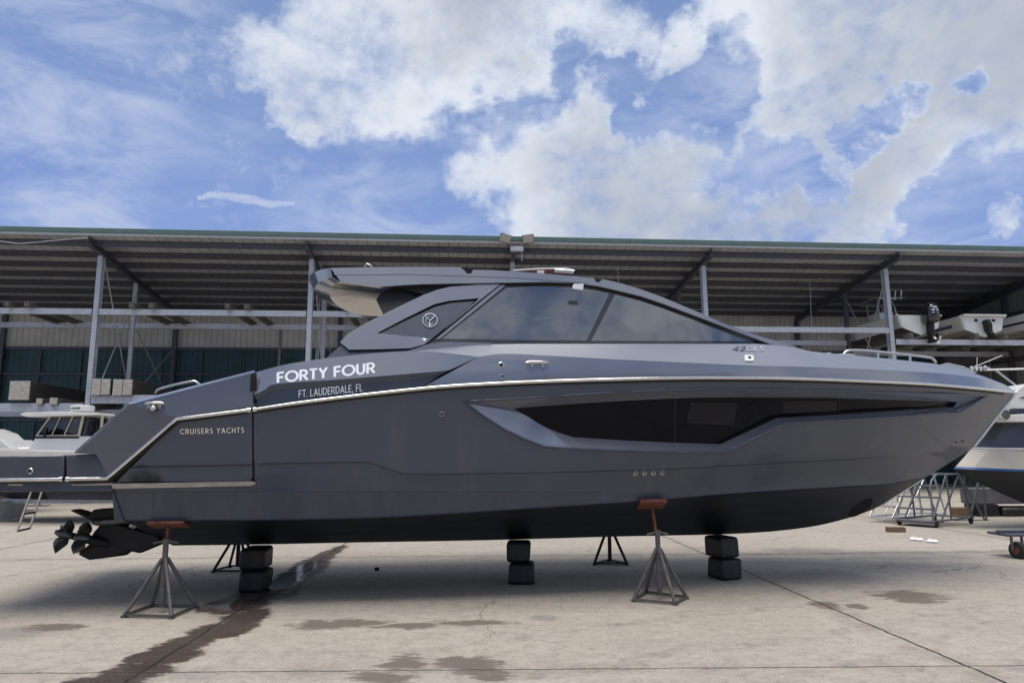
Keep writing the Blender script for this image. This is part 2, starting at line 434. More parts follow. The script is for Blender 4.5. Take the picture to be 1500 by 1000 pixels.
def plate(name, px, T, m, parent=None, off=0.01, thick=0.03, holes=(), step=0.16, mirror=False, smooth=30, dst=14, mb=None, bevel=0.0):
    """a panel whose outline is given in sight lines, lying on surface T, with edges going `thick` inboard"""
    mb = mb or MB()
    P = [hit(x, y, T, off) for x, y in dens(px, dst, True)]
    Hs = [[hit(x, y, T, off) for x, y in dens(h, dst, True)] for h in holes]
    p2 = [(p.x, p.z) for p in P]; h2 = [[(p.x, p.z) for p in h] for h in Hs]
    vs, fs = surf(p2, h2, T, off, step)
    res = None
    for sg in ((-1, 1) if mirror else (1,)):
        mb = MB()
        mb.add([(a, -b * sg, c) for a, b, c in vs], fs)
        for rg in [P] + Hs:
            n = len(rg)
            if thick: mb.add([(p.x, -p.y * sg, p.z) for p in rg] + [(p.x, -(p.y - thick) * sg, p.z) for p in rg], [(i, (i + 1) % n, n + (i + 1) % n, n + i) for i in range(n)])
        res = mb.build(name, m, parent or yacht, smooth, bevel)
    return res

# hull window outline (outer lip, inner glass edge)
HW = [((680, 588), (752, 598)), ((755, 583.5), (806, 593.8)), ((830, 579), (860, 590)), ((893, 575), (918, 586.5)), ((956, 572), (975, 583.8)), ((1012, 570), (1020, 582.2)),
      ((1068, 569.5), (1068, 581.5)), ((1181, 571), (1181, 582.3)), ((1250, 572.5), (1246, 583.6)), ((1316, 575), (1310, 585.3)), ((1447, 579), (1402, 588.5)), ((1405, 604), (1397, 596)), ((1350, 608), (1340, 600)),
      ((1289, 612), (1285, 603.5)), ((1220, 616), (1210, 608)), ((1149, 620), (1138, 612)), ((1105, 642), (1097, 631)), ((1063, 662), (1056, 650)), ((1000, 662), (986, 648)),
      ((930, 660.5), (910, 644.5)), ((864, 658), (840, 640)), ((831, 656), (819, 633.5)), ((798, 654), (800, 626)), ((767, 642), (787, 619)), ((738, 628), (775, 611)), ((707, 608), (762, 604))]
outer3 = [hit(a[0], a[1], T_hull) for a, b in HW]
DEPTH = 0.15
inner3 = [hit(b[0], b[1], lambda s, z: TH0(s, z) - DEPTH * min(1, max(0.25, (9.6 - s) / 3.0))) for a, b in HW]
hole = [(p.x, p.z) for p in outer3]

transom_px = [(163, 705), (163, 712), (166, 720), (171, 735), (181.5, 763)]
tran3 = [hit(x, y, TH0) for x, y in transom_px]
# main hull side: stern edge, chine, stem, rail, gap
outline = [(p.x, p.z) for p in tran3[:-1]] + [(p.x, p.z) for p in chine3] + [(p.x, p.z) for p in stem3[1:-1]] + [(p.x, p.z) for p in rail3[::-1]]
gap3 = [hit(372, y, TH0) for y in (620, 640, 660, 680, 700, 707)]
outline += [(p.x, p.z) for p in gap3]
g2 = [hit(x, 707.5, TH0) for x in (340, 300, 250, 200)]
outline += [(p.x, p.z) for p in g2]
kn = [p for p in knuck3 if gap3[0].x + 0.02 < p.x < stem3[-1].x - 0.5 and p.z < 3]
kn_lo = [(p.x, p.z - 0.007) for p in kn if p.x < S_stem(p.z) - 0.1]
kn_hi = [(p.x, p.z + 0.007) for p in kn if p.x < S_stem(p.z) - 0.1]
vs, fs = surf(outline, [hole], T_hull, 0.0, 0.13, (kn_lo, kn_hi))
mb = MB()
for sg in (1, -1):
    mb.add([(a, -b * sg, c) for a, b, c in vs], fs)
tr_ = [(p.x, p.y, p.z) for p in tran3]          # transom, from the starboard edge to the keel point and back
kp = keel3[0]
low = tran3[-1]
mb.add([(p.x, -p.y, p.z) for p in tran3] + [(p.x, p.y, p.z) for p in tran3], [(i, i + 1, i + 6, i + 5) for i in range(4)])
hull = mb.build('hull', M_hull, yacht, 22)
# hull bottom
mb = MB(); rows = []
NS = 90
s0, s1 = chine3[0].x, keel3[-1].x
for i in range(NS + 1):
    s = s0 + (s1 - s0) * i / NS
    zk, zc, tc_ = z_keel(s), interp(cx, cz, s), interp(cx, ct, s)
    row = []
    for u in [x / 12 for x in range(-12, 13)]:
        a = abs(u)
        st = 0.018 * (max(0, 1 - abs(a - 0.38) / .05) + max(0, 1 - abs(a - 0.70) / .05)) if 0.02 < i / NS < .86 else 0
        row.append((s, -tc_ * u, zk + (zc - zk) * a - st))
    rows.append(row)
mb.grid(rows)
# raked transom below the chine
mb.add([(rows[0][k]) for k in range(25)], [tuple(range(25))])
mb.build('hull_bottom', M_bottom, yacht, 25)
# boot stripe : from the y=720 line to the chine
boot_px = [(164.5, 720.5), (300, 720), (500, 720), (700, 720), (860, 720.5), (940, 721.5), (1000, 724), (1030, 727)]
up = [hit(x, y, T_hull, 0.004) for x, y in dens(boot_px, 20)]
mbs = MB(); rows = []
for p in up:
    zc = interp(cx, cz, p.x)
    rows.append([(p.x, -(T_hull(p.x, lerp(zc, p.z, k / 3)) + 0.004), lerp(zc - 0.002, p.z, k / 3)) for k in range(4)])
mbs.grid(rows)
mbs.build('boot_stripe', M_boot, yacht, 40)
# recess of the hull window
mb = MB()
n = len(HW)
mb.add([LV(p) for p in outer3] + [LV(p) for p in inner3], [(i, (i + 1) % n, n + (i + 1) % n, n + i) for i in range(n)])
mb.build('window_surround', M_skylit, yacht, 20); mb = MB()
mb.add([MIR(p) for p in outer3] + [MIR(p) for p in inner3], [(i, (i + 1) % n, n + (i + 1) % n, n + i) for i in range(n)])
mb.build('window_surround', M_skylit, yacht, 20)
mb = MB()
lip = [hit(x, y, T_hull, 0.004) for x, y in dens([a for a, b in HW], 12, True)]
mb.tube([LV(p) for p in lip], 0.014, 6, closed=True)
mb.build('window_lip', M_hull, yacht, 60)
mb = MB(); gl = [(p.x, p.z) for p in inner3]
Tg = lambda s, z: TH0(s, z) - DEPTH * min(1, max(0.25, (9.6 - s) / 3.0))
vs, fs = surf(gl, [], Tg, 0.0, 0.2)
MB().add([(a, b, c) for a, b, c in vs], fs).build('hull_window', M_hullglass, yacht, 30)
mb.add([(a, -b, c) for a, b, c in vs], fs)
hw = mb.build('hull_window', M_hullglass, yacht, 30)
for q in ([(1011, 589), (1080, 590), (1075, 623), (1006, 620)], [(1147, 588), (1226, 587), (1226, 605), (1146, 605)]):
    plate('pane', q, Tg, M_hullpane, hw, off=0.004, thick=0.004, step=.3)
c3 = hit(1098, 605, Tg, 0.006)
MB().tube([(c3.x + .085 * math.cos(a), -(Tg(c3.x + .085 * math.cos(a), c3.z + .085 * math.sin(a)) + .004), c3.z + .085 * math.sin(a)) for a in [k * math.pi / 14 for k in range(28)]], 0.006, 6, closed=True).build('porthole_ring', M_black, hw, 60)
for xx, y0, y1 in ((989, 583.5, 648), (1229, 583.5, 606)):
    a, b = hit(xx, y0, Tg, .002), hit(xx - 1, y1, Tg, .002)
    MB().bar(LV(a), LV(b), .012, .008, (0, -1, 0)).build('mullion', M_black, hw)

# stern quarter: fold-out side door with bevelled bulwark
mb = MB()
T0 = lambda s, z: TH0(s, z)
def face(ptsT):
    v = [LV(hit(x, y, T_)) if callable(T_) else LV(hit(x, y, const(T_))) for x, y, T_ in ptsT]
    mb.add(v, [tuple(range(len(v)))])
    mbp.add([(a, -b, c) for a, b, c in v], [tuple(range(len(v)))])
mbp = MB()
plate('side_door', [(171, 705.5), (259, 618), (369, 604), (369.5, 698), (366, 705.5)], T0, M_hull, off=0.0, thick=.04, step=.3, mirror=True)
pl = [hit(x, y, T0, 0.008) for x, y in dens([(188, 684.5), (369, 680.5)], 20)]
MB().tube([LV(p) for p in pl], 0.007, 5).build('door_groove', M_black, yacht, 60)
TB = 1.74
face([(190, 592, TB), (373, 545, TB), (371.5, 593.5, T0), (257, 610.5, T0)])
face([(190, 592, TB), (257, 610.5, T0), (259, 614, T0), (157, 700, T0), (157, 696, T0), (141, 665.5, T0), (112, 663.5, TB)])
face([(187, 590, TB - .12), (190, 592, TB), (112, 663.5, TB), (108, 662.5, TB - .12)])
face([(257, 610.5, T0), (371.5, 593.5, T0), (371, 603, T0), (259, 618, T0)])
for sg in (1, -1):
    v = [hit(*q) for q in ((191, 592.6, const(TB + .006)), (373, 548.5, const(TB + .006)), (373, 542, const(TB - .10)), (187, 589.5, const(TB - .10)))]
    MB().add([(p.x, -p.y * sg, p.z) for p in v], [(0, 1, 2, 3)]).build('bulwark_cap', M_skylit, yacht)  # lightened paint copy gives the up-facing bevel its lit tone
mb.build('stern_bulwark', M_stern, yacht, 15); mbp.build('stern_bulwark', M_stern, yacht, 15)
# black sheet standing in for the shade inside the door gaps
plate('door_gap_shade', [(150, 712), (262, 606), (376, 590), (376, 546), (367, 548), (365, 592), (377, 600), (378, 709)], T0, M_black, off=-0.06, thick=0, step=.3)
# weathered rubbing strip under the door
plate('rubbing_strip', [(163, 708.3), (369, 704.8), (374, 708), (369, 711), (165, 715.5)], T0, M_tan, off=0.03, thick=.05, step=.3)
plate('rubbing_strip', [(104, 709), (165, 707.5), (165, 710), (106, 711)], T0, M_tan, off=0.012, thick=.03, step=.3)

# swim platform (solid blocks across the beam)
def cross(name, px, t, m, parent=None, t_in=None, bevel=0.0):
    P = [hit(x, y, const(t)) for x, y in px]
    b = MB().prism([(p.x, -t, p.z) for p in P], (0, 2 * t, 0))
    return b.build(name, m, parent or yacht, 30, bevel)
tp = T0(-5.2, 1.5)
cross('platform_step', [(97, 666), (141, 664.5), (158, 697), (157, 701), (97, 701)], tp, M_stern, bevel=.012)
swim = cross('swim_platform', [(-95, 669.5), (93.5, 666), (92.5, 701), (-95, 702.5)], tp, M_stern, bevel=.014)
cross('platform_underside', [(-95, 703), (104, 702), (165, 702), (165, 720), (-95, 720.5)], tp - 0.05, M_boot, bevel=.01)
cross('platform_bracket', [(66, 720.5), (172, 720.5), (173.5, 730), (72, 731.5)], tp - 0.22, M_boot)
plate('drain_plate', [(12, 708.3), (33, 708.3), (33, 711), (12, 711)], const(tp - .05), M_tan, off=.01, thick=.01, step=.4)
def fitting(px, py, T, r, m=M_steel, par=None, name='through_hull_fitting', hole=True):
    p = hit(px, py, T); c = Vector(LV(p))
    o = MB().lathe([(r, 0), (r, .008), (r * .8, .014), (r * .45, .014), (r * .40, .004)], c, (0, -1, 0), 18).build(name, m, par or yacht, 40)
    MB().lathe([(r * .42, 0), (r * .42, .008)], c, (0, -1, 0), 14).build('opening', M_black, o)
    return o
fitting(44.5, 689.5, const(tp), .033)
for x in (931, 944, 957, 970): fitting(x, 693 - (x - 931) * .015, T_hull, .028)
fitting(647, 606.5, T_hull, .026)
fitting(1399, 648, T_hull, .03); fitting(1409, 646.5, T_hull, .024)

# rub rails
def railtube(px, T, r, name, m, off=0.012, sm=True, n=10):
    P = [hit(x, y, T, off) for x, y in (catmull(px, 5) if sm else dens(px, 10))]
    return MB().tube([LV(p) for p in P], r, n).build(name, m, yacht, 60)
railtube(rail_px[:-1] + [(1486, 574.5)], TH0, .021, 'rub_rail', M_steel)
bp = [(a, b + 3.6) for a, b in rail_px[:-1]]
railtube(bp, TH0, .016, 'rail_gasket', M_black, off=.002)
mb = MB(); mb.tube([(p.x, p.y + .012, p.z) for p in rail3], .021, 8); mb.build('rub_rail', M_steel, yacht, 60)
railtube([(98, 701.5), (157, 700.5), (259, 613.5), (364, 600.5)], T0, .021, 'rub_rail', M_steel, sm=False)
railtube([(159, 705), (262, 617.5), (364, 604)], T0, .014, 'rail_gasket', M_black, off=.004, sm=False)
railtube([(-95, 703.5), (88, 701.8)], const(tp), .021, 'rub_rail', M_steel, sm=False)
for x, y in ((90, 701.6), (100, 701.5), (365, 600.5), (374, 599.6)):
    p = hit(x, y, T0, .012)
    MB().tube([LV(p + Vector((-.02, 0, 0))), LV(p + Vector((.02, 0, 0)))], .029, 10).build('rail_end_cap', M_steel, yacht, 60)
# stainless stem guard
mb = MB(); q = [(p.x + .004, 0, p.z) for p in stem3 if p.z > hit(1423, 657.5, const(0)).z]
mb.tube(q, .022, 8); mb.build('stem_guard', M_steel, yacht, 60)
q = [hit(x, y, const(0)) for x, y in [(1293, 738), (1327, 715.5), (1352, 701)]]
MB().tube([(p.x + .004, 0, p.z - .004) for p in q], .014, 8).build('keel_guard', M_steel, yacht, 60)

# topsides above the rail
def T_up(s, z):
    h = max(0.0, z - z_r(s))
    return T_r(s) * (1 - 0.008 * h - 0.06 * h * h - .40 * h ** 3)
F_px = [(701, 522.5), (740, 518), (820, 521.5), (900, 526), (1020, 531.5), (1100, 535), (1195, 537.5), (1289, 541.5), (1370, 546), (1430, 553), (1470, 563), (1487, 573)]
S_g0, S_g1 = hit(620, 510, lambda s, z: .86 * T_r(s)).x, hit(860, 503, lambda s, z: .77 * T_r(s)).x
T_G = lambda s, z: T_r(s) * lerp(.86, .77, min(1.0, max(0.0, (s - S_g0) / (S_g1 - S_g0))))
G_px = [(608, 513.6), (640, 510), (700, 504.5), (760, 503.5), (900, 503.5), (1110, 503.5), (1150, 506.5), (1188, 514.5), (1230, 518.5), (1300, 525), (1370, 532.5), (1410, 541), (1445, 552.5), (1472, 563), (1486, 572)]
F3 = [hit(x, y, T_up) for x, y in catmull(F_px, 6)]
G3 = [hit(x, y, T_G) for x, y in dens(G_px, 9)]
fx, fz, ft = [p.x for p in F3], [p.z for p in F3], [p.y for p in F3]
gx, gz = [p.x for p in G3], [p.z for p in G3]
dia = [hit(701 + (618 - 701) * k / 8, 522.5 + (567.5 - 522.5) * k / 8, T_up) for k in range(9)]
XT = lambda s: interp(exx, ezz, s)             # upper edge of the topsides over the whole length
hi_px = [(373.5, 545.5), (400, 538), (427, 532), (479, 524.5), (549, 517), (608, 514), (660, 517.5), (701, 522.5)]
Tb_hi = T_up
A = [hit(x, y, Tb_hi) for x, y in hi_px[:-1]] + [dia[0]]
exx, ezz, ett = [p.x for p in A[:-1]] + fx, [p.z for p in A[:-1]] + fz, [p.y for p in A[:-1]] + ft
vk = [(p.z - z_r(p.x)) / max(1e-4, XT(p.x) - z_r(p.x)) for p in dia[::-1]]
vk[0], vk[-1] = 0.0, 1.0
rows = []
for i in range(121):
    u = i / 120; row = []
    for k in range(9):
        sa = dia[8 - k].x
        s = sa + (rail3[-1].x - .01 - sa) * u
        z = z_r(s) + (XT(s) - z_r(s)) * vk[k]
        row.append((s, -T_up(s, z), z))
    rows.append(row)
MB().grid(rows).build('topside', M_skylit, yacht, 30); MB().grid([[(a, -b, c) for a, b, c in r] for r in rows]).build('topside', M_skylit, yacht, 30)
mb = MB(); rows = []
sa = A[4].x
fwd = rail3[-1].x - .012
for i in range(151):
    s = sa + (fwd - sa) * i / 150
    zf = XT(s); tf = T_up(s, zf) if s > fx[0] else interp(exx, ett, s)
    tg, zg = T_G(s, 0), interp(gx, gz, s)
    if s < gx[0]: zg = zf + .003
    tg = min(tg, tf - .004); zg = max(zg, zf + .001)
    pts = [(tf, zf), (lerp(tf, tg, .5), lerp(zf, zg, .5)), (tg, zg), (tg * .6, zg + .03 * tg), (tg * .3, zg + .045 * tg), (0, zg + .05 * tg)]
    rows.append([(s, -t, z) for t, z in pts] + [(s, t, z) for t, z in pts[-2::-1]])
mb.grid(rows)
mb.build('deck', M_side, yacht, 24)
# aft bulwark with the name
Tb_lo = lambda s, z: T_up(s, z) - .004
Tb_hi = lambda s, z: T_r(s) - .15
Tb_in = lambda s, z: T_r(s) - .05
lo_px = [(373, 578), (389, 570), (405, 562), (490, 556), (560, 550.5), (620, 545.5), (645, 543.5), (659, 541.5)]
un_px = [(373, 586), (388, 579), (404, 572), (488, 565), (556, 559), (612, 554), (632, 552), (642, 551)]
be_px = [(373, 596), (389, 594.5), (405, 592), (488, 582), (556, 574), (590, 570.5), (606, 568.5), (618, 567.5)]
B_ = [hit(x, y, Tb_lo) for x, y in lo_px]
Cc = [hit(x, y, Tb_in) for x, y in un_px]
D_ = [hit(x, y, Tb_in) for x, y in be_px]
def quads(rows, name, m, smooth=20, sub=4):
    mb = MB()
    rr = [catmull([tuple(p) for p in r], sub) for r in rows]
    mb.grid([[LV(p) for p in r] for r in rr])
    MB().grid([[(p[0], p[1], p[2]) for p in r] for r in rr]).build(name, m, yacht, smooth)
    return mb.build(name, m, yacht, smooth)
quads([A, B_], 'bulwark', M_skylit)
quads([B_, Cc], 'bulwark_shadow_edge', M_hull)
quads([Cc, D_], 'name_panel', M_hull)
E_ = [hit(x, y, TH0) for x, y in [(373, 599.5), (389, 597), (405, 594.5), (488, 583.5), (556, 575.5), (590, 572.3), (606, 570.3), (618, 569.2)]]
quads([D_, E_], 'panel_ledge', M_skylit)
# side of the diagonal rib, facing aft
for sg in (1, -1):
    v = [(p.x, -p.y * sg, p.z) for p in dia] + [(p.x, -(p.y - .16) * sg, p.z) for p in dia]
    MB().add(v, [(i, i + 1, 10 + i, 9 + i) for i in range(8)]).build('diagonal_rib', M_skylit, yacht, 30)
# inner bulwark and cockpit sole (seen from above only)
mb = MB(); inn = [Vector((p.x, p.y - .25, p.z)) for p in A]; flo = [Vector((p.x, p.y - .27, p.z - .5)) for p in A]
for sg in (1, -1):
    mb.grid([[(p.x, -p.y * sg, p.z) for p in r] for r in (A, inn, flo)])
mb.grid([[(p.x, -p.y, p.z) for p in flo], [(p.x, p.y, p.z) for p in flo]])
s_a = hit(141, 665, T0).x
mb.box(((s_a + flo[0].x) / 2, 0, flo[0].z - .02), (flo[0].x - s_a, 3.0, .03))
mb.build('cockpit_sole', M_skylit, yacht, 30)

# cabin
def T_cab(s, z): return 0.765 * T_r(s) - 0.30 * (z - 2.75)
U_px = [(484, 392.5), (540, 391.2), (600, 390.8), (660, 391), (674, 391.3), (679, 395), (684, 400.5), (690, 401), (693, 395), (720, 395.5), (760, 398), (800, 401), (840, 404.5), (870, 407.3), (873, 413),
        (880, 413.6), (882, 408.5), (910, 415), (940, 424), (970, 435), (1000, 447.5), (1030, 460), (1060, 473.5), (1090, 484), (1120, 494.5), (1158, 505)]
fas_lo = [(1146, 511), (1126, 503), (1075, 484), (1020, 463), (975, 446), (940, 434), (905, 425.5), (876, 419), (844, 414.5), (800, 413), (733, 414), (680, 415), (619, 416), (590, 417.5), (557, 420), (528, 416), (499, 412)]
fas = plate('hardtop_side', U_px + fas_lo, T_cab, M_skylit, off=0.05, thick=.09, mirror=True, step=.12, dst=10, smooth=35)
# crease strip on the hardtop side
plate('hardtop_crease', [(489, 401), (600, 400), (680, 402.5), (760, 405), (860, 413.5), (860, 415), (760, 406.8), (680, 404.2), (600, 401.6), (490, 402.6)], T_cab, M_skylit, off=.056, thick=.01, step=.3)
plate('screen_base', [(1146, 511.3), (1158.5, 505.3), (1188, 516), (1170, 516), (1150, 514)], T_cab, M_skylit, off=.03, thick=.12, mirror=True, step=.2)
G1 = [(646, 496), (742, 420.5), (790, 418), (838, 417.5), (870, 421.5), (894, 427), (859, 498.5), (760, 497.5)]
G2 = [(902, 429), (964, 447.5), (1028, 469.5), (1092, 492.5), (1103, 497), (1106, 499.5), (866, 499)]
plate('window_frame', [(733, 413), (800, 411), (840, 412.5), (880, 418), (940, 433), (1020, 462), (1080, 485), (1130, 506), (870, 506), (636, 503), (630, 498)], T_cab, M_blackgloss, off=0.0, thick=.03,
      holes=(G1, G2), mirror=True, step=.12, dst=9)
plate('frame_trim', [(735, 416), (741, 417.5), (645, 495.5), (637, 497.5)], T_cab, M_skylit, off=.012, thick=.01, step=.3)
for g in (G1, G2):
    plate('side_window', g, T_cab, M_cabinglass, off=-0.008, thick=0, step=.14, mirror=True, dst=9)
# cabin pillar with logo panel
P_out = [(498, 501), (509, 489), (536, 473), (580, 451), (619, 432.5), (640, 424.5), (660, 419.5), (700, 417), (733, 416), (702, 440.5), (665, 471), (630, 498), (621, 504.5), (600, 510), (550, 511.5), (511, 512)]
P_in = [(552, 488), (594, 466), (636, 445.5), (658, 440.5), (702, 436.5), (694, 445), (664, 470.5), (633, 496.5), (600, 493)]
pil = plate('rear_pillar', P_out, T_cab, M_skylit, off=0.03, thick=.1, holes=(P_in,), mirror=True, step=.1, dst=9, bevel=0.006)
plate('logo_panel', [(556, 488.2), (596, 468.5), (638, 449), (660, 443.8), (695, 441), (690, 447), (661, 472), (632, 496.5), (600, 493)], T_cab, M_hull, pil, off=.012, thick=.03, step=.2)
plate('pillar_recess', [(550, 490), (636, 442), (705, 433), (694, 447), (633, 499)], T_cab, M_black, pil, off=-.03, thick=0, step=.3)
plate('pillar_gasket', [(509, 510), (600, 509), (622, 503), (733, 412), (741, 412), (628, 504), (603, 512.5), (511, 514.5), (499, 503)], T_cab, M_black, off=.002, thick=.02, step=.3)
plate('cockpit_coaming', [(477, 525), (500, 505), (513, 513), (603, 512), (612, 515), (560, 520)], T_cab, M_hull, off=-.01, thick=.2, step=.3, mirror=True)
plate('cabin_base', [(596, 514), (612, 509), (628, 503.5), (650, 500.5), (720, 502), (720, 505), (680, 507.5), (640, 511.5), (610, 515)], T_G, M_side, off=0.012, thick=.2, step=.3, mirror=True)
# inner opening behind the pillar (black sheet standing in for its shaded interior)
plate('opening_shade', [(551, 439), (556, 431), (565, 425), (578, 421.5), (619, 428), (619, 433), (590, 452), (562, 462)], T_cab, M_black, off=-.10, thick=.05, step=.3, mirror=True)
plate('top_gap_strip', [(575, 420), (733, 413.5), (660, 420.5), (640, 424.5), (619, 430)], T_cab, M_black, off=-.03, thick=.03, step=.3, mirror=True)
# roof and windscreen between the two sides
U3 = [hit(x, y, T_cab, 0.05) for x, y in U_px]
mb = MB(); rows = []
fr = [1, .93, .7, .35, 0, -.35, -.7, -.93, -1]
roofpts = [p for p in U3[:14]]
for p in roofpts:
    rows.append([(p.x - 0, -p.y * k, p.z + .05 * (1 - k * k) * 1.0) for k in fr])
aft = roofpts[0]
BOW = 0.44
edge = [(aft.x - BOW * (1 - k * k) ** .8, -aft.y * k, aft.z + .05 * (1 - k * k)) for k in fr]
mb.grid([edge] + rows)
for p in U3[13:17]: pass
mb.grid([[(p.x, -p.y * k, p.z + .05 * (1 - k * k) - .012) for k in fr] for p in U3[13:18]])
mb.build('hardtop', M_skylit, yacht, 30)
mb = MB(); mb.grid([[(p.x + .25 * (1 - k * k) * min(1, i / 5), -(p.y - .02) * k, p.z + .05 * (1 - k * k) - .012) for k in fr] for i, p in enumerate(U3[17:])])
mb.build('windscreen', M_screen, yacht, 40)
# hardtop underside: glossy aft overhang
fl3 = [hit(x, y, T_cab, 0.03) for x, y in fas_lo[::-1]]
mb = MB(); rows = []
fr2 = [math.cos(math.pi * i / 20) for i in range(21)]
lip_rows = []
e_top = [(aft.x - BOW * (1 - k * k) ** .8, -aft.y * k, aft.z + .05 * (1 - k * k)) for k in fr2]
lo0 = fl3[0]
e_mid = [(lo0.x - .10 - (BOW - .05) * (1 - k * k) ** .8, -lo0.y * k, lo0.z + .05 + .02 * (1 - k * k)) for k in fr2]
e_bot = [(lo0.x + .0 - (BOW - .16) * (1 - k * k) ** .8, -lo0.y * k, lo0.z + .0) for k in fr2]
mb.grid([e_top, e_mid, e_bot])
mb.build('hardtop_lip', M_skylit, yacht, 35)
mb = MB()
rows = [e_bot]
for j, p in enumerate(fl3[1:11]):
    rows.append([(p.x, -(p.y - .02) * k, p.z - .0 + .05 * (1 - k * k) - .10 * math.sin(math.pi * min(1, (j + 1) / 5)) * (1 - abs(k)) * 0) for k in fr2])
mb.grid(rows)
M_ceiling = mat('gloss_headliner', (0.03, 0.029, 0.028), 0.05, coat=1.0, bump=.7, bscale=1.7, dark=(.02, .02, .02), dscale=1.6, damt=.9, stretch=(1, 1, 1))  # dark noise in the base colour imitates streaky yard reflections
M_ceiling.node_tree.nodes['Principled BSDF'].inputs['Metallic'].default_value = 0.75
for n_ in M_ceiling.node_tree.nodes:
    if n_.type == 'MIX': n_.inputs[6].default_value = (.24, .225, .21, 1)
mb.build('hardtop_underside', M_ceiling, yacht, 40)
# interior : sole, dash, seats
ws, we = hit(690, 500, const(1.2)), hit(1110, 500, const(1.0))
MB().box(((ws.x + we.x) / 2 - .3, 0, ws.z - .35), (we.x - ws.x + 1.0, 2.1, .3)).build('cabin_sole', M_dash, yacht)
d0, d1 = hit(880, 500, const(.6)).x, hit(1095, 500, const(.6)).x
pr = [(d0, ws.z - .3), (d0 + .05, ws.z + .12), (d0 + .5, ws.z + .2), (d1 - .3, ws.z + .08), (d1, ws.z - .2)]
MB().prism([(a, -.85, b) for a, b in pr], (0, 1.7, 0)).build('dashboard', M_dash, yacht, None, .03)
for t in (.35, -.35):
    s_ = hit(800, 500, const(t)).x
    o = MB().box((s_, -t, ws.z - .05), (.5, .5, .14)).build('helm_seat', M_seat, yacht, None, .04)
    MB().box((s_ - .24, -t, ws.z + .26), (.12, .5, .5), Matrix.Rotation(-.12, 3, 'Y')).build('backrest', M_seat, o, None, .04)
# things on the hardtop
def ctube(pxs, T, r, name, m, par=None, n=8):
    return MB().tube([LV(hit(x, y, T)) for x, y in pxs], r, n).build(name, m, par or yacht, 60)
def quadpl(px, t, name, m, th=.04, par=None):
    P = [hit(x, y, const(t)) for x, y in px]
    return MB().prism([LV(p) for p in P], (0, th, 0)).build(name, m, par or yacht)
ant = quadpl([(757, 397), (812, 393.5), (822, 394), (838, 395.5), (838, 403), (800, 400.5)], .55, 'folded_antenna_mount', M_rust, .05)
quadpl([(787, 396), (797, 396), (797, 400.5), (787, 399.5)], .57, 'tape', M_paper, .02, ant)
ctube([(752, 396), (790, 393.8), (830, 393), (842, 396.5)], const(.6), .011, 'antenna_rod', M_white, ant)
ctube([(812, 396), (840, 398)], const(.62), .03, 'horn', M_steel, ant)
ctube([(534, 391), (537, 386), (545, 389.5), (544, 391.5)], const(.95), .008, 'roof_loop', M_steel)
quadpl([(839, 418), (841, 415.5), (855, 415.5), (854, 424.5), (838.5, 422.5)], 1.335, 'paper_tag', M_paper, .01)
# stern grab rail, deck cleats, bow rail
def arcrail(px, t, r, name, posts=(), m=M_steel):
    o = MB().tube([LV(hit(x, y, const(t))) for x, y in catmull(px, 6)], r, 8).build(name, m, yacht, 60)
    for a, b in posts:
        MB().tube([LV(hit(*a, const(t))), LV(hit(*b, const(t)))], r * .9, 8).build('post', m, o, 60)
    return o
arcrail([(228, 576), (231, 571), (240, 567.5), (262, 562), (280, 558.5), (286, 558.5), (291, 562), (293, 565)], 1.42, .014, 'grab_rail')
arcrail([(1232, 524), (1238, 516), (1245, 513), (1262, 513), (1290, 515.3), (1330, 519.5), (1358, 523), (1366, 525), (1371, 531)], .62, .018, 'bow_rail',
        [((1286, 515), (1286, 528)), ((1333, 520), (1333, 531))])
def cleat(px, py, t, L=.26, name='cleat'):
    p = hit(px, py, const(t)); c = Vector(LV(p))
    o = MB().tube([c + Vector((-L / 2, 0, .006)), c + Vector((-L / 3, 0, .012)), c + Vector((L / 3, 0, .012)), c + Vector((L / 2, 0, .006))], .018, 8, rs=[.008, .018, .018, .008]).build(name, M_steel, yacht, 60)
    for k in (-.06, .06): MB().tube([c + Vector((k, 0, .01)), c + Vector((k, 0, -.05))], .012, 8).build('foot', M_steel, o, 60)
    return o
cleat(1239, 521, .98, .26); cleat(226, 591.5, TB + .06, .20); 
pc = hit(787, 531, T_up); cleat(787, 531.5, pc.y + .03, .27)
pp_ = hit(224.5, 597.5, const(TB + .06)); MB().lathe([(.032, 0), (.03, .02), (.01, .03)], LV(pp_), (0, -1, .2), 12).build('fuel_cap', M_steel, yacht, 60)
for (x, y, r) in ((734, 534.5, .036), (735.5, 551, .026)):
    fitting(x, y, T_up, r, name='deck_fitting', hole=True)
# anchor locker lid and windlass bits at the bow
quadpl([(1374, 535.5), (1389, 531), (1412, 536), (1432, 545.5), (1420, 548)], .16, 'anchor_hatch', M_white_grey, .06)
quadpl([(1210, 517), (1212, 516), (1217, 516), (1218, 518.5)], .55, 'deck_hatch', M_white, .2)
# bow thruster tunnel
p = hit(1261, 743.5, T_bot); c = Vector(LV(p))
e = MB(); ring = []
for k in range(24):
    a = 2 * math.pi * k / 24; s_, z_ = p.x + .165 * math.cos(a), p.z + .125 * math.sin(a) + .165 * math.cos(a) * .35
    ring.append((s_, -(T_bot(s_, z_) + .004), z_))
e.add(ring, [tuple(range(24))]); e.build('thruster_tunnel', mat('tunnel_dark', (.002, .002, .003), .9), yacht)
# vertical seam at the stern of the hull
MB().tube([LV(hit(x, y, T_hull, .002)) for x, y in [(224, 720.5), (224.5, 735), (226, 762)]], .004, 5).build('hull_seam', M_black, yacht)
MB().tube([LV(hit(372 - .5, y, T0, -.01)) for y in (546, 575, 600, 640, 700)], .008, 5).build('door_seam', M_black, yacht)

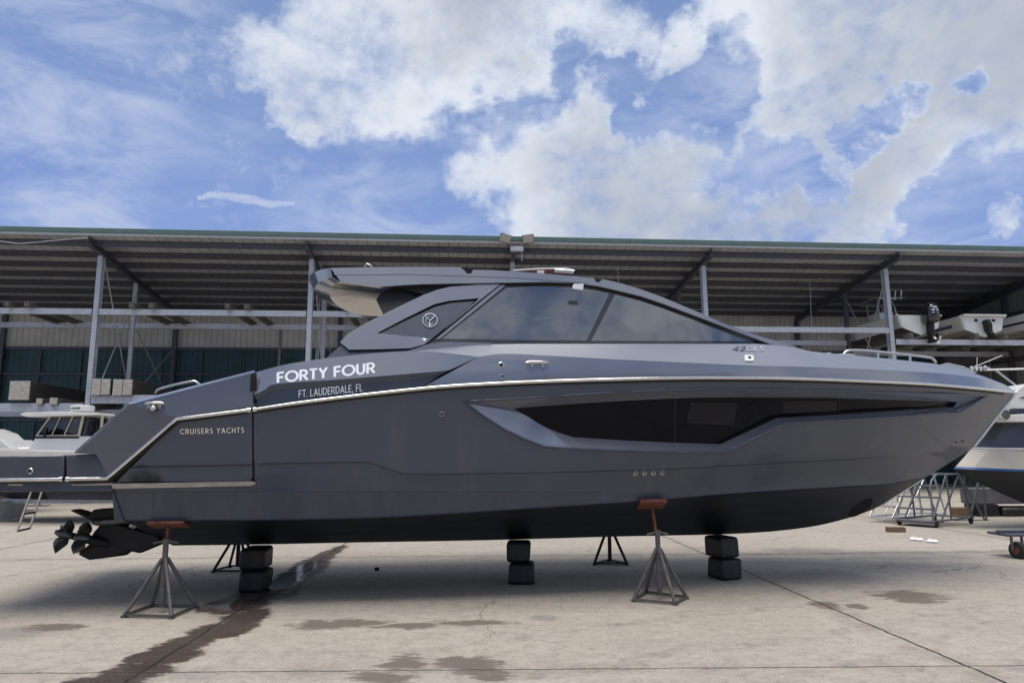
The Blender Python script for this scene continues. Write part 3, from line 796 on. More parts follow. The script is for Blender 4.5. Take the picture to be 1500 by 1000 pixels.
# lettering
def arc(cx_, cy_, rx_, ry_, a0, a1, n=12):
    return [(cx_ + rx_ * math.cos(rad(a0 + (a1 - a0) * i / n)), cy_ + ry_ * math.sin(rad(a0 + (a1 - a0) * i / n))) for i in range(n + 1)]
GL = {
 'F': (.50, [[(.06, 0), (.06, 1)], [(.06, .94), (.5, .94)], [(.06, .5), (.45, .5)]]),
 'O': (.90, [arc(.45, .5, .43, .46, 0, 360, 28)]),
 'R': (.60, [[(.06, 0), (.06, 1)], [(.06, .94), (.3, .94)] + arc(.3, .70, .22, .24, 90, -90, 10) + [(.06, .46)], [(.28, .46), (.58, 0)]]),
 'T': (.56, [[(.0, .94), (.56, .94)], [(.28, 0), (.28, 1)]]),
 'Y': (.62, [[(.04, 1), (.31, .46)], [(.58, 1), (.31, .46)], [(.31, 0), (.31, .5)]]),
 'U': (.62, [[(.06, 1), (.06, .32)] + arc(.31, .32, .25, .28, 180, 360, 12) + [(.56, 1)]]),
 'L': (.46, [[(.06, 1), (.06, .0)], [(.06, .06), (.46, .06)]]),
 'A': (.66, [[(.04, 0), (.33, 1)], [(.62, 0), (.33, 1)], [(.16, .34), (.50, .34)]]),
 'D': (.64, [[(.06, 0), (.06, 1)], [(.06, .94), (.25, .94)] + arc(.25, .5, .33, .44, 90, -90, 14) + [(.06, .06)]]),
 'E': (.48, [[(.06, 0), (.06, 1)], [(.06, .94), (.48, .94)], [(.06, .5), (.43, .5)], [(.06, .06), (.48, .06)]]),
 ',': (.16, [[(.1, .12), (.03, -.16)]]), '.': (.16, [[(.03, .06), (.13, .06)]]),
 'C': (.72, [arc(.44, .5, .40, .45, 45, 315, 18)]),
 'I': (.14, [[(.07, 0), (.07, 1)]]),
 'S': (.52, [arc(.27, .73, .21, .22, 40, 270, 12) + arc(.25, .28, .22, .23, 90, -140, 12)]),
 'H': (.62, [[(.06, 0), (.06, 1)], [(.56, 0), (.56, 1)], [(.06, .5), (.56, .5)]]),
 'G': (.80, [arc(.42, .5, .38, .45, 45, 330, 18), [(.45, .47), (.78, .47)], [(.74, .5), (.74, .2)]]),
 'M': (.76, [[(.06, 0), (.06, 1)], [(.06, 1), (.38, .2)], [(.38, .2), (.70, 1)], [(.70, 1), (.70, 0)]]),
 'N': (.64, [[(.06, 0), (.06, 1)], [(.06, 1), (.58, 0)], [(.58, 0), (.58, 1)]]),
 '4': (.60, [[(.46, 0), (.46, 1)], [(.46, 1), (.02, .28)], [(.02, .28), (.6, .28)]]),
 '2': (.54, [arc(.26, .72, .22, .24, 170, -30, 12) + [(.05, .06)], [(.04, .06), (.52, .06)]]),
 ' ': (.22, [])}
def text_ribbons(txt, stroke, gap):
    out = []; x = 0
    for ch in txt:
        w, strokes = GL[ch]
        for st in strokes:
            n_ = len(st); L_, R_ = [], []
            closed = n_ > 3 and math.dist(st[0], st[-1]) < 1e-6
            for i in range(n_):
                if closed: a, b = st[i - 1 if i else n_ - 2], st[(i + 1) if i < n_ - 1 else 1]
                else: a, b = st[max(i - 1, 0)], st[min(i + 1, n_ - 1)]
                dx, dy = b[0] - a[0], b[1] - a[1]; l = math.hypot(dx, dy) or 1
                nx, ny = -dy / l * stroke / 2, dx / l * stroke / 2
                L_.append((x + st[i][0] + nx, st[i][1] + ny)); R_.append((x + st[i][0] - nx, st[i][1] - ny))
            out.append((L_, R_))
        x += w + gap
    return out, x - gap
def lettering(name, txt, p0, p1, height, stroke, gap, place, m, parent, slant=0.0, lift=.003, tilt=None):
    """letters along the sight-line segment p0-p1; place(px, py, lift) puts a point on the surface"""
    rib, wid = text_ribbons(txt, stroke, gap)
    ux, uy = (p1[0] - p0[0]) / wid, (p1[1] - p0[1]) / wid
    vx, vy = tilt if tilt else (slant * height, -height)
    mb = MB()
    for i, (a, b) in enumerate(rib):
        lf = lift + .0006 * (i % 4)
        mp_ = lambda q: place(p0[0] + ux * q[0] + vx * q[1], p0[1] + uy * q[0] + vy * q[1], lf)
        mb.grid([[mp_(q) for q in a], [mp_(q) for q in b]])
    return mb.build(name, m, parent)
def blend_bulwark(s, z):
    return None
axx, azz, att = [p.x for p in A], [p.z for p in A], [p.y for p in A]
bxx, bzz, btt = [p.x for p in B_], [p.z for p in B_], [p.y for p in B_]
def T_bul(s, z):
    za, zb = interp(axx, azz, s), interp(bxx, bzz, s); u = (z - zb) / (za - zb + 1e-9)
    return lerp(interp(bxx, btt, s), interp(axx, att, s), u)
lettering('name_lettering', 'FORTY FOUR', (406, 560.5), (549, 545.8), 15.2, .195, .14, lambda x, y, l: LV(hit(x, y, T_bul, l)), M_letter, yacht)
lettering('port_lettering', 'FT. LAUDERDALE, FL', (437.5, 582.3), (531, 572.6), 11.0, .11, .12, lambda x, y, l: LV(hit(x, y, Tb_in, l + .004)), M_letter, yacht)
lettering('chrome_lettering', 'CRUISERS YACHTS', (264, 635.6), (357.5, 633.4), 7.6, .125, .24, lambda x, y, l: LV(hit(x, y, T0, l + .008)), M_chrome, yacht)
lettering('model_lettering', '42', (1073, 513.2), (1091, 513.2), 6.6, .17, .16, lambda x, y, l: LV(hit(x, y, T_cab, l + .008)), mat('grey_metal', (.12, .12, .13), .3, metal=.8), yacht, slant=.35) if False else None
def T_cb(s_, z):
    zf, zg = XT(s_), interp(gx, gz, s_); u = min(1.3, max(-.3, (z - zf) / max(.02, zg - zf)))
    tf = T_up(s_, zf); tg = min(T_G(s_, 0), tf - .004)
    return lerp(tf, lerp(tf, tg, 1), u)
lettering('model_lettering', '42', (1073, 513.4), (1091, 513.4), 6.4, .15, .14, lambda x, y, l: LV(hit(x, y, T_cb, l + .012)), mat('grey_metal', (.16, .16, .17), .3, metal=.8), yacht, slant=.35)
lettering('model_lettering', 'GLS', (1092.5, 513.4), (1118, 513.4), 6.4, .17, .14, lambda x, y, l: LV(hit(x, y, T_cb, l + .012)), M_chrome, yacht, slant=.35)
pg = plate('speaker_grille', [(1091, 519.5), (1102, 519.3), (1104, 521), (1104.5, 527), (1103, 528.3), (1092.5, 528.3), (1091.5, 527)], T_cb, M_white, off=.02, thick=.03, step=.4)
fitting(1097.7, 523.8, lambda s, z: T_cb(s, z) + .021, .022, M_steel, pg, 'speaker_cone')
# round emblem
def onpanel(x, y, l=.02): return LV(hit(x, y, T_cab, l))
mb = MB(); mb.tube([onpanel(630 + 10.6 * math.cos(a), 469 + 9.8 * math.sin(a)) for a in [k * math.pi / 16 for k in range(32)]], .0085, 6, closed=True)
em = mb.build('emblem', M_chrome, yacht, 60)
mb = MB()
mb.tube([onpanel(622.5, 462), onpanel(630, 469.5), onpanel(630, 478)], .011, 6); mb.tube([onpanel(637.5, 462), onpanel(630, 469.5)], .009, 6)
mb.tube([onpanel(630 + 6.3 * math.cos(a), 469 + 6 * math.sin(a)) for a in [rad(45 + k * 15) for k in range(19)]], .007, 6)
mb.build('monogram', M_chrome, em, 60)

# stern drives
def drive(t, nm):
    def P(x, y, tt=None): return hit(x, y, const(t if tt is None else tt))
    # outlines are read on the near drive (t = .55); copies are moved across
    base = .55
    def Q(x, y, dt=0.0):
        p = hit(x, y, const(base)); return (p.x, -(t + dt), p.z)
    def slab(px, w, name, m, par, bevel=.012):
        return MB().prism([Q(x, y, w / 2) for x, y in px], (0, w, 0)).build(name, m, par, 30, bevel)
    d = slab([(149, 766), (170, 764), (200, 773), (232, 782), (242, 795), (206, 810), (192, 806.5), (187, 812.5), (132, 819.5), (114.5, 811), (131, 797), (137, 781)], .09, 'stern_drive', M_drive, yacht, .03)
    slab([(109, 747), (111, 745), (124, 748), (135, 752.5), (143, 745), (175, 743), (205, 747), (205, 761), (172, 757.5), (141, 762)], .20, 'drive_bracket', M_drive, d)
    slab([(142, 760), (170, 757.5), (195, 757), (220, 762), (170, 767), (150, 768), (143, 766)], .32, 'cavitation_plate', M_prop, d, .02)
    # gear case
    a, b = Vector(Q(102, 778, .22)), Vector(Q(165, 797))
    MB().tube([a + (b - a) * k for k in (0, .1, .25, .5, .75, .95, 1.05)], .06, 14, rs=[.025, .035, .04, .05, .06, .05, .02]).build('gear_case', M_drive, d, 60)
    ax = (b - a).normalized()
    for (x, y, R_, rot, hand) in ((109, 779, .24, .9, 1), (129, 785.5, .265, .35, -1)):
        c = Vector(Q(x, y, .22 if hand > 0 else .14))
        pr = MB().lathe([(.02, -.11), (.045, -.06), (.06, .07)], c, ax, 14)
        u = ax.cross(Vector((0, 1, 0))).normalized(); w = ax.cross(u)
        for k in range(4 if hand < 0 else 3):
            th = rot + 2 * math.pi * k / (4 if hand < 0 else 3)
            rws = []
            for j in range(6):
                rr = .04 + (R_ - .04) * j / 5
                ch = [.5, .85, 1.0, .82, .48, .04][j] * .46
                pit = math.atan2(.16, max(rr, .08)) 
                row = []
                for m_ in range(5):
                    q = (m_ / 4 - .5) * 2 * ch
                    ang = th + q * math.cos(pit) * .16 / max(rr, .07) * 1.1 + j * .05
                    row.append(c + (u * math.cos(ang) + w * math.sin(ang)) * rr + ax * (hand * q * math.sin(pit) * .20 - .02 * j / 5))
                rws.append(row)
            pr.grid(rws)
        o = pr.build('propeller', M_prop, d, 50)
        sm = o.modifiers.new('thick', 'SOLIDIFY'); sm.thickness = .006
    return d
drive(.55, 'near'); drive(-.55, 'far')
plate('trim_tab', [(187, 771), (196, 768.5), (200, 771), (196, 774)], T_bot, M_tan, off=.004, thick=.004, step=.4)
# swim ladder hanging from the platform
def lad(x, y, dt=0):
    p = hit(x, y, const(.9 + dt)); return Vector(LV(p))
mb = MB(); a0, a1 = lad(46, 719), lad(25, 778); b0, b1 = lad(61, 719, -.0), lad(43, 774, 0)
off = Vector((0, .30, 0))
a0, a1 = Vector(LV(hit(46, 719, const(1.0)))), Vector(LV(hit(25, 778, const(1.0))))
b0, b1 = Vector(LV(hit(61.5, 719, const(.72)))), Vector(LV(hit(43.5, 774, const(.72))))
ld = MB().tube([a0 + (a0 - a1) * .1, a1], .013, 8).tube([b0 + (b0 - b1) * .1, b1], .013, 8).build('swim_ladder', M_steel, yacht, 60)
for k in (.57, .99): MB().tube([a0.lerp(a1, k), b0.lerp(b1, k)], .012, 8).build('rung', M_darksteel, ld, 60)

# ------------------------------------------------------------------ jack stands
def jack_stand(label, corners, apex_z, pad_st, pad_size, m, group='jack stands propping the yacht', yaw=.0, rodm=M_rust):
    cx_ = sum(c[0] for c in corners) / len(corners); cy_ = sum(c[1] for c in corners) / len(corners)
    o = thing('jack_stand', label, 'jack stand', (cx_, cy_, 0), 0, group)
    C = [Vector((c[0] - cx_, c[1] - cy_, .025)) for c in corners]
    n_ = len(C); hub = Vector((0, 0, apex_z))
    for c in C: MB().tube([c, c.lerp(hub, .93) + Vector((0, 0, 0))], .022, 8).build('leg', m, o, 60)
    mb = MB()
    for i in range(n_):
        if n_ == 4 and i == 1: mb.bar(C[i], C[(i + 1) % n_], .024, .024)
        else: mb.bar(C[i], C[(i + 1) % n_], .026, .026)
    mb.build('base_frame', m, o)
    for c in C: MB().box((c.x, c.y, .012), (.055, .055, .024)).build('foot_plate', m, o)
    MB().tube([(0, 0, .06), (0, 0, apex_z + .12)], .03, 12).build('tube', m, o, 60)
    s_, t_ = pad_st                                     # where the pad bears on the hull bottom
    zc, zk, tc_ = interp(cx, cz, s_), z_keel(s_), interp(cx, ct, s_)
    zp = zk + (zc - zk) * abs(t_) / tc_
    top = ORG + DIRS * s_ + NRM * t_ + Vector((0, 0, zp - .05)) - Vector((cx_, cy_, 0))
    rod = MB().tube([(0, 0, apex_z), (top.x, top.y, top.z)], .018, 10).build('screw_rod', rodm, o, 60)
    hz = apex_z + .14
    MB().tube([(-.13, -.02, hz - .02), (-.04, 0, hz), (.04, 0, hz), (.13, .02, hz - .02)], .013, 8).tube([(0, 0, hz - .03), (0, 0, hz + .03)], .036, 10).build('handle', M_stand if m is M_stand else m, o, 60)
    nrm = Vector((0, 0, 1)); sl = math.atan2(zc - zk, tc_) * (1 if t_ > 0 else -1)
    R_ = Matrix.Rotation(YAW, 3, 'Z') @ Matrix.Rotation(-sl, 3, 'X')
    MB().box(top + R_ @ Vector((0, 0, .022)), pad_size, R_).build('pad', M_pad, o, None, .012)
    return o
def stc(x, y):
    l = loc(Vector((x, y, 0))); return (l.x, l.y)
def clampst(x, y, lim):
    s_, t_ = stc(x, y); m_ = interp(cx, ct, s_) - lim
    return (s_, max(-m_, min(m_, t_)))
c1 = [(-4.16, 7.98), (-3.62, 7.90), (-3.60, 8.45), (-4.13, 8.51)]
c2 = [(1.38, 8.60), (1.81, 8.39), (2.02, 8.74), (1.61, 9.09)]
jack_stand('rusty grey jack stand under the stern quarter, beside the propellers', c1, .62, clampst(-3.86, 8.2, .02), (.40, .24, .035), M_stand)
jack_stand('grey jack stand with peeling paint and tall rusty rod under the forward hull', c2, .62, clampst(1.68, 8.74, .02), (.33, .24, .05), M_stand)
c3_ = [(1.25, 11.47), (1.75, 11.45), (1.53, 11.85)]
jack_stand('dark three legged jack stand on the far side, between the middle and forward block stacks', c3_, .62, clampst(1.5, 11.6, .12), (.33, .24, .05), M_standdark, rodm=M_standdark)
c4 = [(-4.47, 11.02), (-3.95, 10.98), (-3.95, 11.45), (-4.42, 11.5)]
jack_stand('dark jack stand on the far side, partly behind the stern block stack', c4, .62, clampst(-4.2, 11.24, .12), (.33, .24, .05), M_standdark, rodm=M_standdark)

# keel blocks
def block(label, px0, px1, pyb, hgt, z0, dep, rz, group, dx=0, sx=None):
    a = gnd(px0, pyb); b = gnd(px1, pyb); w = (b - a).length; cpos = (a + b) / 2
    R_ = Matrix.Rotation(rz, 3, 'Z')
    cc = cpos + R_ @ Vector((dx, dep / 2, 0))
    o = MB()
    # block with chamfered faces, a slightly bulged cube with softened edges
    o.box((0, 0, hgt / 2), (sx or w, dep, hgt))
    o.v = [(x + random.uniform(-.02, .02), y + random.uniform(-.02, .02), z + (random.uniform(-.012, .0) if z > .1 else 0)) for x, y, z in o.v]
    ob = o.build('keel_block', M_block, None, 50, .045, 3)
    ob.location = (cc.x, cc.y, z0); ob.rotation_euler = (0, 0, rz)
    return tag(ob, label, 'block', group)
gk = 'black blocks under the keel'
hz_ = lambda px, py: z_keel(loc(gnd(px, py)).x)
zt = z_keel(hit(372, 797, const(0)).x); z2 = z_keel(hit(762, 789, const(0)).x); z3 = z_keel(hit(1065, 782, const(0)).x)
block('wide black block standing in the wet patch, bottom of the stern stack', 349, 385, 868, zt * .49, 0, .42, .05, gk)
block('black block touching the keel, top of the stern stack', 346, 384, 868, zt * .50, zt * .495, .42, .02, gk)
block('black block at the bottom of the middle stack', 744, 782, 856.5, z2 * .50, 0, .36, -.05, gk)
block('scuffed black block touching the keel, top of the middle stack', 741, 778, 856, z2 * .485, z2 * .505, .36, -.02, gk)
block('white speckled black block at the bottom of the forward stack', 1058, 1092, 850, z3 * .50, 0, .42, .30, gk, dx=-.0)
block('scratched black block touching the keel, top of the forward stack', 1055, 1087, 850, z3 * .485, z3 * .505, .42, .33, gk, dx=.02)

# ------------------------------------------------------------------ ground
def groundmat():
    m, nt, b = newmat('concrete_yard'); N, L = nt.nodes, nt.links
    tc = N.new('ShaderNodeTexCoord'); P = tc.outputs['Object']
    def math_(op, a, b_=None, c_=None, clamp=False):
        n_ = N.new('ShaderNodeMath'); n_.operation = op; n_.use_clamp = clamp
        for i, v in enumerate((a, b_, c_)):
            if v is None: continue
            if isinstance(v, (int, float)): n_.inputs[i].default_value = v
            else: L.new(v, n_.inputs[i])
        return n_.outputs[0]
    def noise(scale, detail=6, rough=.6, vec=None, st=None):
        n_ = N.new('ShaderNodeTexNoise'); n_.inputs['Scale'].default_value = scale; n_.inputs['Detail'].default_value = detail; n_.inputs['Roughness'].default_value = rough
        v = vec or P
        if st:
            mp = N.new('ShaderNodeMapping'); mp.inputs['Scale'].default_value = st; L.new(v, mp.inputs[0]); v = mp.outputs[0]
        L.new(v, n_.inputs['Vector']); return n_.outputs['Fac']
    def mr(x, a, b_, c_=0.0, d=1.0):
        n_ = N.new('ShaderNodeMapRange'); n_.interpolation_type = 'SMOOTHSTEP'
        L.new(x, n_.inputs[0])
        for i, v in enumerate((a, b_, c_, d)): n_.inputs[i + 1].default_value = v
        return n_.outputs[0]
    def mixc(f, a, b_, mode='MIX'):
        n_ = N.new('ShaderNodeMix'); n_.data_type = 'RGBA'; n_.blend_type = mode
        if isinstance(f, (int, float)): n_.inputs[0].default_value = f
        else: L.new(f, n_.inputs[0])
        for i, v in ((6, a), (7, b_)):
            if isinstance(v, tuple): n_.inputs[i].default_value = (*v, 1)
            else: L.new(v, n_.inputs[i])
        return n_.outputs[2]
    sp = N.new('ShaderNodeSeparateXYZ'); L.new(P, sp.inputs[0]); X, Y = sp.outputs[0], sp.outputs[1]
    big = noise(.35, 8, .62); mid = noise(2.2, 8, .7); fine = noise(30, 5, .8); grit = noise(75, 3, .65); strk = noise(1.3, 7, .7, st=(.35, 1.6, 1))
    col = mixc(mr(big, .3, .7), (.385, .328, .256), (.478, .418, .336))
    col = mixc(mr(mid, .42, .75, 0, .5), col, (.285, .25, .212))
    col = mixc(mr(strk, .48, .72, 0, .45), col, (.24, .215, .19))
    col = mixc(mr(strk, .5, .28, 0, .35), col, (.44, .40, .35))
    col = mixc(mr(fine, .25, .75, 0, .62), col, (.46, .42, .37), 'MIX')
    col = mixc(mr(grit, .56, .74, 0, .7), col, (.12, .105, .095))
    col = mixc(mr(grit, .43, .28, 0, .85), col, (.66, .62, .56))
    spk = noise(24, 4, .75); col = mixc(mr(spk, .50, .72, 0, .5), col, (.165, .145, .125)); col = mixc(mr(spk, .47, .30, 0, .55), col, (.56, .52, .46))
    mott = noise(6.5, 9, .82); col = mixc(mr(mott, .50, .66, 0, .55), col, (.20, .175, .15)); col = mixc(mr(mott, .49, .36, 0, .45), col, (.55, .505, .44))
    pits = noise(9, 3, .5); col = mixc(mr(pits, .74, .80, 0, .5), col, (.12, .11, .10))
    # expansion joints
    xs = math_('ADD', X, math_('MULTIPLY', math_('SUBTRACT', Y, 8.0), .045))
    wob = math_('MULTIPLY', math_('SUBTRACT', noise(2.5, 6, .7), .5), .09)
    def joint(v, v0, per, w):
        u = math_('DIVIDE', math_('SUBTRACT', math_('ADD', v, wob), v0), per)
        f = math_('ABSOLUTE', math_('SUBTRACT', math_('FRACT', math_('ADD', u, .5)), .5))
        d = math_('MULTIPLY', f, per)
        return mr(d, w, w * .35), d
    j1, d1_ = joint(xs, -3.04, 6.52, .020); j2, d2_ = joint(Y, 5.98, 6.63, .013)
    jm = math_('MAXIMUM', j1, j2)
    grime = mr(math_('MINIMUM', d1_, d2_), .30, .0, 0, .35)
    grime = math_('MULTIPLY', grime, mr(mid, .35, .65))
    col = mixc(grime, col, (.15, .13, .115))
    # stains
    def ell(px, py, wpx, hpx, rot=0.0):
        c = gnd(px, py); a = gnd(px + wpx, py) - c; d = gnd(px, py - hpx) - c
        mp = N.new('ShaderNodeMapping'); mp.vector_type = 'TEXTURE'
        mp.inputs['Location'].default_value = (c.x, c.y, 0); mp.inputs['Scale'].default_value = (abs(a.x), abs(d.y), 1e3); mp.inputs['Rotation'].default_value = (0, 0, rot)
        L.new(P, mp.inputs[0])
        ln = N.new('ShaderNodeVectorMath'); ln.operation = 'LENGTH'; L.new(mp.outputs[0], ln.inputs[0])
        return math_('SUBTRACT', 1.0, ln.outputs['Value'])
    def maxs(lst):
        r = lst[0]
        for q in lst[1:]: r = math_('MAXIMUM', r, q)
        return r
    edge = math_('ADD', math_('MULTIPLY', math_('SUBTRACT', noise(1.6, 9, .72), .5), 1.3), math_('MULTIPLY', math_('SUBTRACT', noise(9, 6, .75, st=(.55, 1.3, 1)), .5), 1.0))
    wet = maxs([ell(478, 812, 16, 14), ell(455, 825, 24, 16), ell(438, 840, 30, 22), ell(422, 852, 26, 20), ell(392, 868, 50, 14), ell(352, 886, 50, 13), ell(320, 886, 30, 10), ell(362, 902, 36, 13), ell(325, 922, 50, 15), ell(272, 943, 44, 15), ell(248, 960, 52, 16), ell(205, 982, 58, 18),
                ell(150, 1003, 70, 20), ell(215, 962, 30, 10)])
    pud = mr(math_('ADD', maxs([ell(440, 834, 24, 18), ell(415, 852, 30, 12), ell(350, 886, 34, 9), ell(215, 975, 30, 10)]), math_('MULTIPLY', edge, .5)), .0, .3)
    wetm = mr(math_('ADD', wet, edge), -.02, .24)
    brown = maxs([ell(590, 972, 40, 16), ell(700, 974, 46, 18), ell(660, 968, 30, 14), ell(560, 992, 70, 10), ell(720, 990, 40, 10), ell(520, 912, 70, 8), ell(470, 915, 60, 9), ell(600, 916, 60, 6), ell(1340, 878, 42, 8), ell(1210, 886, 28, 8), ell(1330, 872, 70, 10), ell(1255, 888, 22, 5),
                  ell(80, 918, 60, 7), ell(690, 911, 80, 5)])
    brm = mr(math_('ADD', brown, math_('MULTIPLY', math_('SUBTRACT', noise(6.0, 9, .78, st=(.5, 1.4, 1)), .5), 3.0)), .08, .45, 0, .85)
    grey = maxs([ell(30, 925, 80, 14), ell(1200, 845, 120, 16), ell(800, 905, 30, 6), ell(1320, 812, 170, 9), ell(1180, 806, 80, 6)])
    grm = mr(math_('ADD', grey, math_('MULTIPLY', edge, .9)), .0, .6, 0, .5)
    # tyre marks, scuffs and hairline cracks
    def track(p0, p1, w, amt):
        a, d = gnd(*p0), gnd(*p1); v = d - a; ln_ = v.length; ang = math.atan2(v.y, v.x)
        mp = N.new('ShaderNodeMapping'); mp.vector_type = 'TEXTURE'; mp.inputs['Location'].default_value = (a.x, a.y, 0); mp.inputs['Rotation'].default_value = (0, 0, ang); L.new(P, mp.inputs[0])
        q = N.new('ShaderNodeSeparateXYZ'); L.new(mp.outputs[0], q.inputs[0])
        off_ = math_('MULTIPLY', math_('SUBTRACT', noise(.5, 2, .5), .5), .6)
        dd = math_('ABSOLUTE', math_('ADD', q.outputs[1], off_))
        al = math_('MULTIPLY', mr(q.outputs[0], 0, .6), mr(q.outputs[0], ln_, ln_ - .8))
        return math_('MULTIPLY', math_('MULTIPLY', mr(dd, w, w * .3), al), math_('MULTIPLY', mr(noise(3.5, 7, .75), .40, .66), amt))
    tm = maxs([track((-100, 835), (420, 775), .14, .55), track((-100, 862), (300, 800), .14, .4), track((1050, 812), (1560, 806), .22, .75), track((1080, 818), (1560, 817), .16, .5), track((640, 1010), (1520, 880), .14, .35), track((560, 960), (1300, 868), .13, .3),
               track((-60, 790), (170, 752), .12, .4), track((1130, 990), (1540, 900), .12, .3)])
    col = mixc(tm, col, (.10, .095, .09))
    vo = N.new('ShaderNodeTexVoronoi'); vo.feature = 'DISTANCE_TO_EDGE'; vo.inputs['Scale'].default_value = .33
    wv = N.new('ShaderNodeVectorMath'); wv.operation = 'ADD'; nzc = N.new('ShaderNodeTexNoise'); nzc.inputs['Scale'].default_value = 1.4; nzc.inputs['Detail'].default_value = 5; L.new(P, nzc.inputs['Vector'])
    L.new(P, wv.inputs[0]); L.new(nzc.outputs['Color'], wv.inputs[1]); L.new(wv.outputs[0], vo.inputs['Vector'])
    ck = math_('MULTIPLY', mr(vo.outputs['Distance'], .0035, .001), mr(noise(.22, 2, .5), .50, .58))
    col = mixc(math_('MULTIPLY', ck, .75), col, (.08, .07, .06))
    col = mixc(grm, col, (.175, .168, .165))
    col = mixc(brm, col, mixc(mr(grit, .3, .7), (.115, .088, .068), (.17, .135, .108)))
    col = mixc(wetm, col, mixc(mr(fine, .3, .75), (.060, .046, .036), (.115, .092, .075)))
    col = mixc(jm, col, (.035, .03, .027))
    L.new(col, b.inputs['Base Color'])
    ro = math_('SUBTRACT', .88, math_('MULTIPLY', math_('MULTIPLY', wetm, mr(mid, .35, .6, .45, 1.0)), .62))
    ro = math_('MULTIPLY', ro, math_('SUBTRACT', 1.0, math_('MULTIPLY', pud, .85)))
    L.new(ro, b.inputs['Roughness'])
    b.inputs['Specular IOR Level'].default_value = .4
    hgt = math_('ADD', math_('MULTIPLY', grit, .5), math_('MULTIPLY', fine, 1.0))
    hgt = math_('SUBTRACT', math_('MULTIPLY', hgt, math_('SUBTRACT', 1.0, math_('MAXIMUM', math_('MULTIPLY', wetm, .75), math_('MULTIPLY', pud, .97)))), math_('MULTIPLY', jm, 2.0))
    bp = N.new('ShaderNodeBump'); bp.inputs['Strength'].default_value = .35; bp.inputs['Distance'].default_value = .012
    L.new(hgt, bp.inputs['Height']); L.new(bp.outputs[0], b.inputs['Normal'])
    return m
g = MB().add([(-600, -600, 0), (600, -600, 0), (600, 900, 0), (-600, 900, 0)], [(0, 1, 2, 3)]).build('ground', groundmat())
g['kind'] = 'structure'; g['label'] = 'pale concrete boatyard slab with joints, stains and a wet streak'

# ------------------------------------------------------------------ boat shed
SY = rad(5.2); SD = Vector((math.cos(SY), math.sin(SY), 0)); SB = Vector((-math.sin(SY), math.cos(SY), 0))
SO = SB * 30.0
shed = thing('boat_shed', 'open fronted steel boat storage shed with low mono pitch roof and rack beams', 'shed', SO, SY)
def sh(px, py, dep):                            # shed space point (x along front, y back, z) on the vertical plane at depth dep behind the column line
    d = ray(px, py); k = (30.0 + dep) / d.dot(SB)
    p = EYE + d * k
    return Vector((p.dot(SD), dep, p.z))
FE, MID, BK = -1.25, 3.45, 8.6
colx = [sh(142, 459, 0).x, sh(457.5, 459, 0).x, sh(752, 415, 0).x, sh(1029, 420, 0).x, sh(1301, 459, 0).x]
bay = (colx[-1] - colx[0]) / 4
print('cols', colx, 'bay', bay)
COLX = [colx[0] - 2 * bay, colx[0] - bay] + [colx[0] + bay * k for k in range(6)]
xL, xR = COLX[0] - 1, COLX[-1] + .2
zF = sh(750, 356.0, FE).z; zB = sh(252, 449, BK).z
def zroof(y): return zF + (zB - zF) * (y - FE) / (BK - FE)
slope = math.atan2(zB - zF, BK - FE)
print('roof', zF, zB)
mb = MB(); mb.add([(xL, FE, zF), (xR, FE, zF), (xR, BK, zB), (xL, BK, zB), (xL, FE, zF + .06), (xR, FE, zF + .06), (xR, BK, zB + .06), (xL, BK, zB + .06)],
                  [(0, 1, 2, 3), (7, 6, 5, 4), (0, 4, 5, 1), (2, 6, 7, 3), (0, 3, 7, 4), (1, 5, 6, 2)])
mb.build('roof_sheet', M_roof, shed)
MB().box(((xL + xR) / 2, FE - .06, zF + .17), (xR - xL, .10, .20)).build('gutter', M_green, shed, None, .02)
MB().box(((xL + xR) / 2, FE - .03, zF + .02), (xR - xL, .06, .10)).build('eave_trim', M_edge, shed)
for k in range(8):
    y = FE + .55 + (BK - FE - .9) * k / 7.0
    z = zroof(y) - .14
    MB().box(((xL + xR) / 2, y, z), (xR - xL, .07, .24)).build('purlin', M_darksteel, shed)
for i, x in enumerate(COLX):
    a, b = Vector((x, FE + .05, zroof(FE) - .20)), Vector((x, BK, zroof(BK) - .45))
    m_ = MB()
    m_.bar(a + Vector((0, 0, -.0)), b + Vector((0, 0, .05)), .02, .34); m_.bar(a + Vector((0, 0, -.17)), b + Vector((0, 0, -.12)), .2, .025)
    m_.build('rafter', M_darksteel, shed)
    zt_ = zroof(0) - .42
    if i >= 1:
        m_ = MB().box((x, 0, zt_ / 2), (.05, .26, zt_)).box((x, -.13, zt_ / 2), (.19, .03, zt_)).box((x, .13, zt_ / 2), (.19, .03, zt_))
        m_.build('column', M_galv, shed)
        zm_ = zroof(MID) - .45
        MB().box((x, MID, zm_ / 2), (.05, .24, zm_)).box((x, MID - .12, zm_ / 2), (.18, .03, zm_)).build('column', M_galv if i < 4 else M_darksteel, shed)
        MB().box((x, BK - .16, zB / 2 - .3), (.22, .2, zB - .6)).build('column', M_darksteel, shed)
